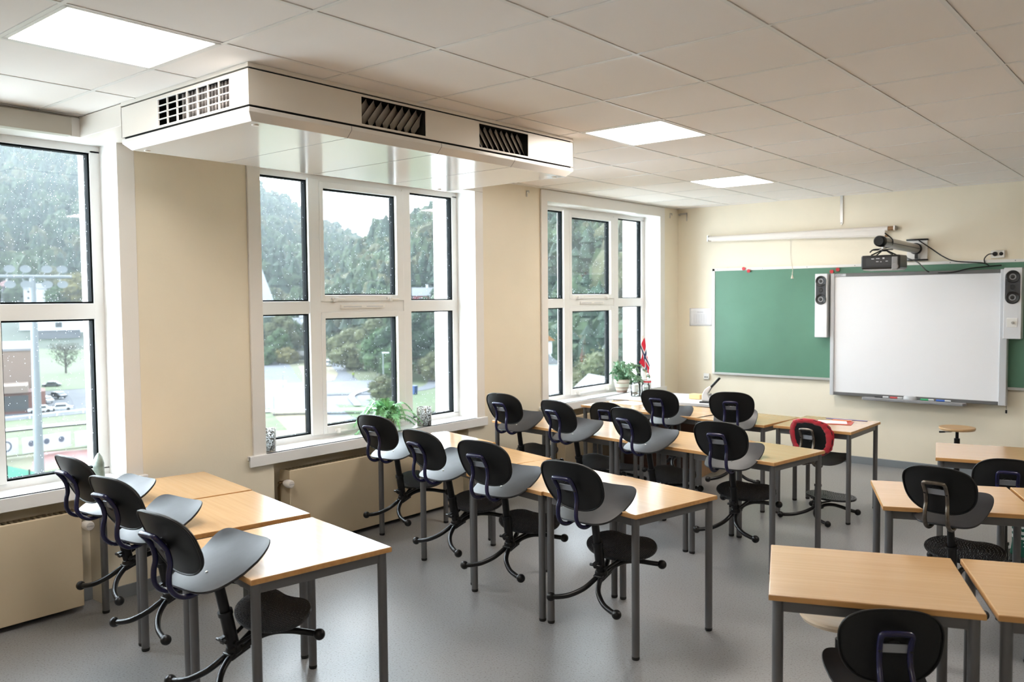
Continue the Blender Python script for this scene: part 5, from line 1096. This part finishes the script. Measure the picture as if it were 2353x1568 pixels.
# forest: too many trees to count
def forest(name, n, rmin, rmax, amin, amax, hmin, hmax, mt, lb, seed, cond=None, pine=.5):
    rd = random.Random(seed); m = MB(); c = 0; tries = 0
    while c < n and tries < n*6:
        tries += 1; a = rd.uniform(amin, amax); r = math.sqrt(rd.uniform(rmin**2, rmax**2)); x, y = -r*math.sin(R(a)), r*math.cos(R(a))
        if cond and not cond(x, y, r, a): continue
        z = ground_h(x, y); h = rd.uniform(hmin, hmax); wd = h*rd.uniform(.22, .34); c += 1
        if rd.random() < pine:
            N = 7; vs = []; L_ = 4; jit = [rd.uniform(.75, 1.2) for _ in range(N)]
            for l in range(L_):
                zb = h*(.15+.24*l); rb = wd*(1-l/L_*.85); b0 = len(vs)
                vs += [(x+rb*jit[k]*math.cos(6.283*k/N+l), y+rb*jit[k]*math.sin(6.283*k/N+l), z+zb) for k in range(N)]+[(x, y, z+min(h, zb+h*.42))]
            fs = [(l*(N+1)+k, l*(N+1)+(k+1) % N, l*(N+1)+N) for l in range(L_) for k in range(N)]; m.m = 0; m.add(vs, fs)
        else:
            m.m = rd.choice([1, 1, 2]); m.ball((x, y, z+h*.5), wd*1.0, 9, 6, (1, 1, 1.6), .6, rd.randint(0, 9999)); m.ball((x+wd*.6, y+wd*.3, z+h*.62), wd*.7, 8, 5, (1, 1, 1.3), .6, rd.randint(0, 9999))
            if r < 330: leafclump(m, (x, y, z+h*.5), wd*1.25, 220 if r < 200 else 120, rd, 1.4, (.05, .11))
    o = m.build(name, mt, smooth=0, fix=False); return tag(o, lb, 'forest', kind='stuff')
FM = [omat('conifer_green', (.06, .13, .07), .95, var=.55, vscale=.5), omat('broadleaf_green', (.13, .21, .09), .95, var=.5, vscale=.45), omat('broadleaf_autumn', (.24, .25, .12), .95, var=.45, vscale=.45)]
free = lambda x, y, r, a: not any(math.hypot(x-hx, y-hy) < 15 for hx, hy in ((-235, 232), (-210, 215), (-292, 209), (-471, 168), (-448, 173), (-478, 206), (-95, 117), (-80, 102), (-62, 92), (-228, 226), (-221, 217), (-84, 106), (-74, 96))) 
forest('near_forest', 1300, 265, 600, 40.5, 52, 9, 16, FM, 'dense green mixed wood covering the right hillside', 1, lambda x, y, r, a: free(x, y, r, a) and r > lerp_tab(FOOT, a)+25)
forest('pine_wood', 1800, 96, 480, 25, 42, 10, 17, FM, 'tall pine and leafy wood filling the far window', 2, lambda x, y, r, a: free(x, y, r, a) and (r > 150 or a < 40), .7)
forest('mountain_forest', 2600, 500, 1240, 48, 76, 13, 24, FM, 'grey green forest on the misty mountain slope', 3, free, .65)
forest('hillfoot_trees', 260, 320, 500, 52, 76, 6, 12, FM, 'scattered trees at the foot of the mountain behind the houses', 5, lambda x, y, r, a: free(x, y, r, a) and not (r < 465 and 62 < a), .2)
forest('undergrowth', 520, 75, 200, 26, 42, 3.5, 9, FM, 'low shrubs and small trees on the slope below the far window', 8, lambda x, y, r, a: free(x, y, r, a), 0)
# pines with bare reddish trunks in the far window
tr = MB(); rd = random.Random(9)
PT = None
for i in range(9):
    a, r0 = rd.uniform(33, 38.5), rd.uniform(215, 260); x, y = -r0*math.sin(R(a)), r0*math.cos(R(a)); z = ground_h(x, y)
    r = empty('pine_tree', (x, y, z), rd.uniform(0, 6), label='slender pine with a bare reddish trunk in the wood of the far window', cat='tree', group='bare trunked pines')
    MB().tube([(0, 0, -1), (.2, .1, 8), (0, 0, 15)], [.22, .18, .08], 7).build('trunk', omat('pine_bark', (.33, .20, .14), .9), r)
    m = MB(); [(m.ball((math.cos(k*2.4)*1.3, math.sin(k*2.4)*1.3, 10.5+k*.9), 1.3, 8, 5, (1, 1, .6), .5, k), leafclump(m, (math.cos(k*2.4)*1.5, math.sin(k*2.4)*1.5, 10.5+k*.9), 1.7, 26, rd, .6)) for k in range(6)]
    tag(m.build('crown', TG['dark'], r, smooth=0, fix=False), kind='stuff')
# rainy haze over the valley: one thin scattering volume
m, n, out = mk('rain_haze'); v = n.nodes.new('ShaderNodeVolumeScatter'); v.inputs['Density'].default_value = HAZE; v.inputs['Color'].default_value = (.84, .94, 1, 1); v.inputs['Anisotropy'].default_value = .2
n.links.new(v.outputs[0], out.inputs['Volume'])
tag(MB().box((-1700, -300, -60), (-8, 1500, 420)).build('rain_haze', m, smooth=0), 'pale rainy haze hanging over the valley', 'haze', kind='stuff')
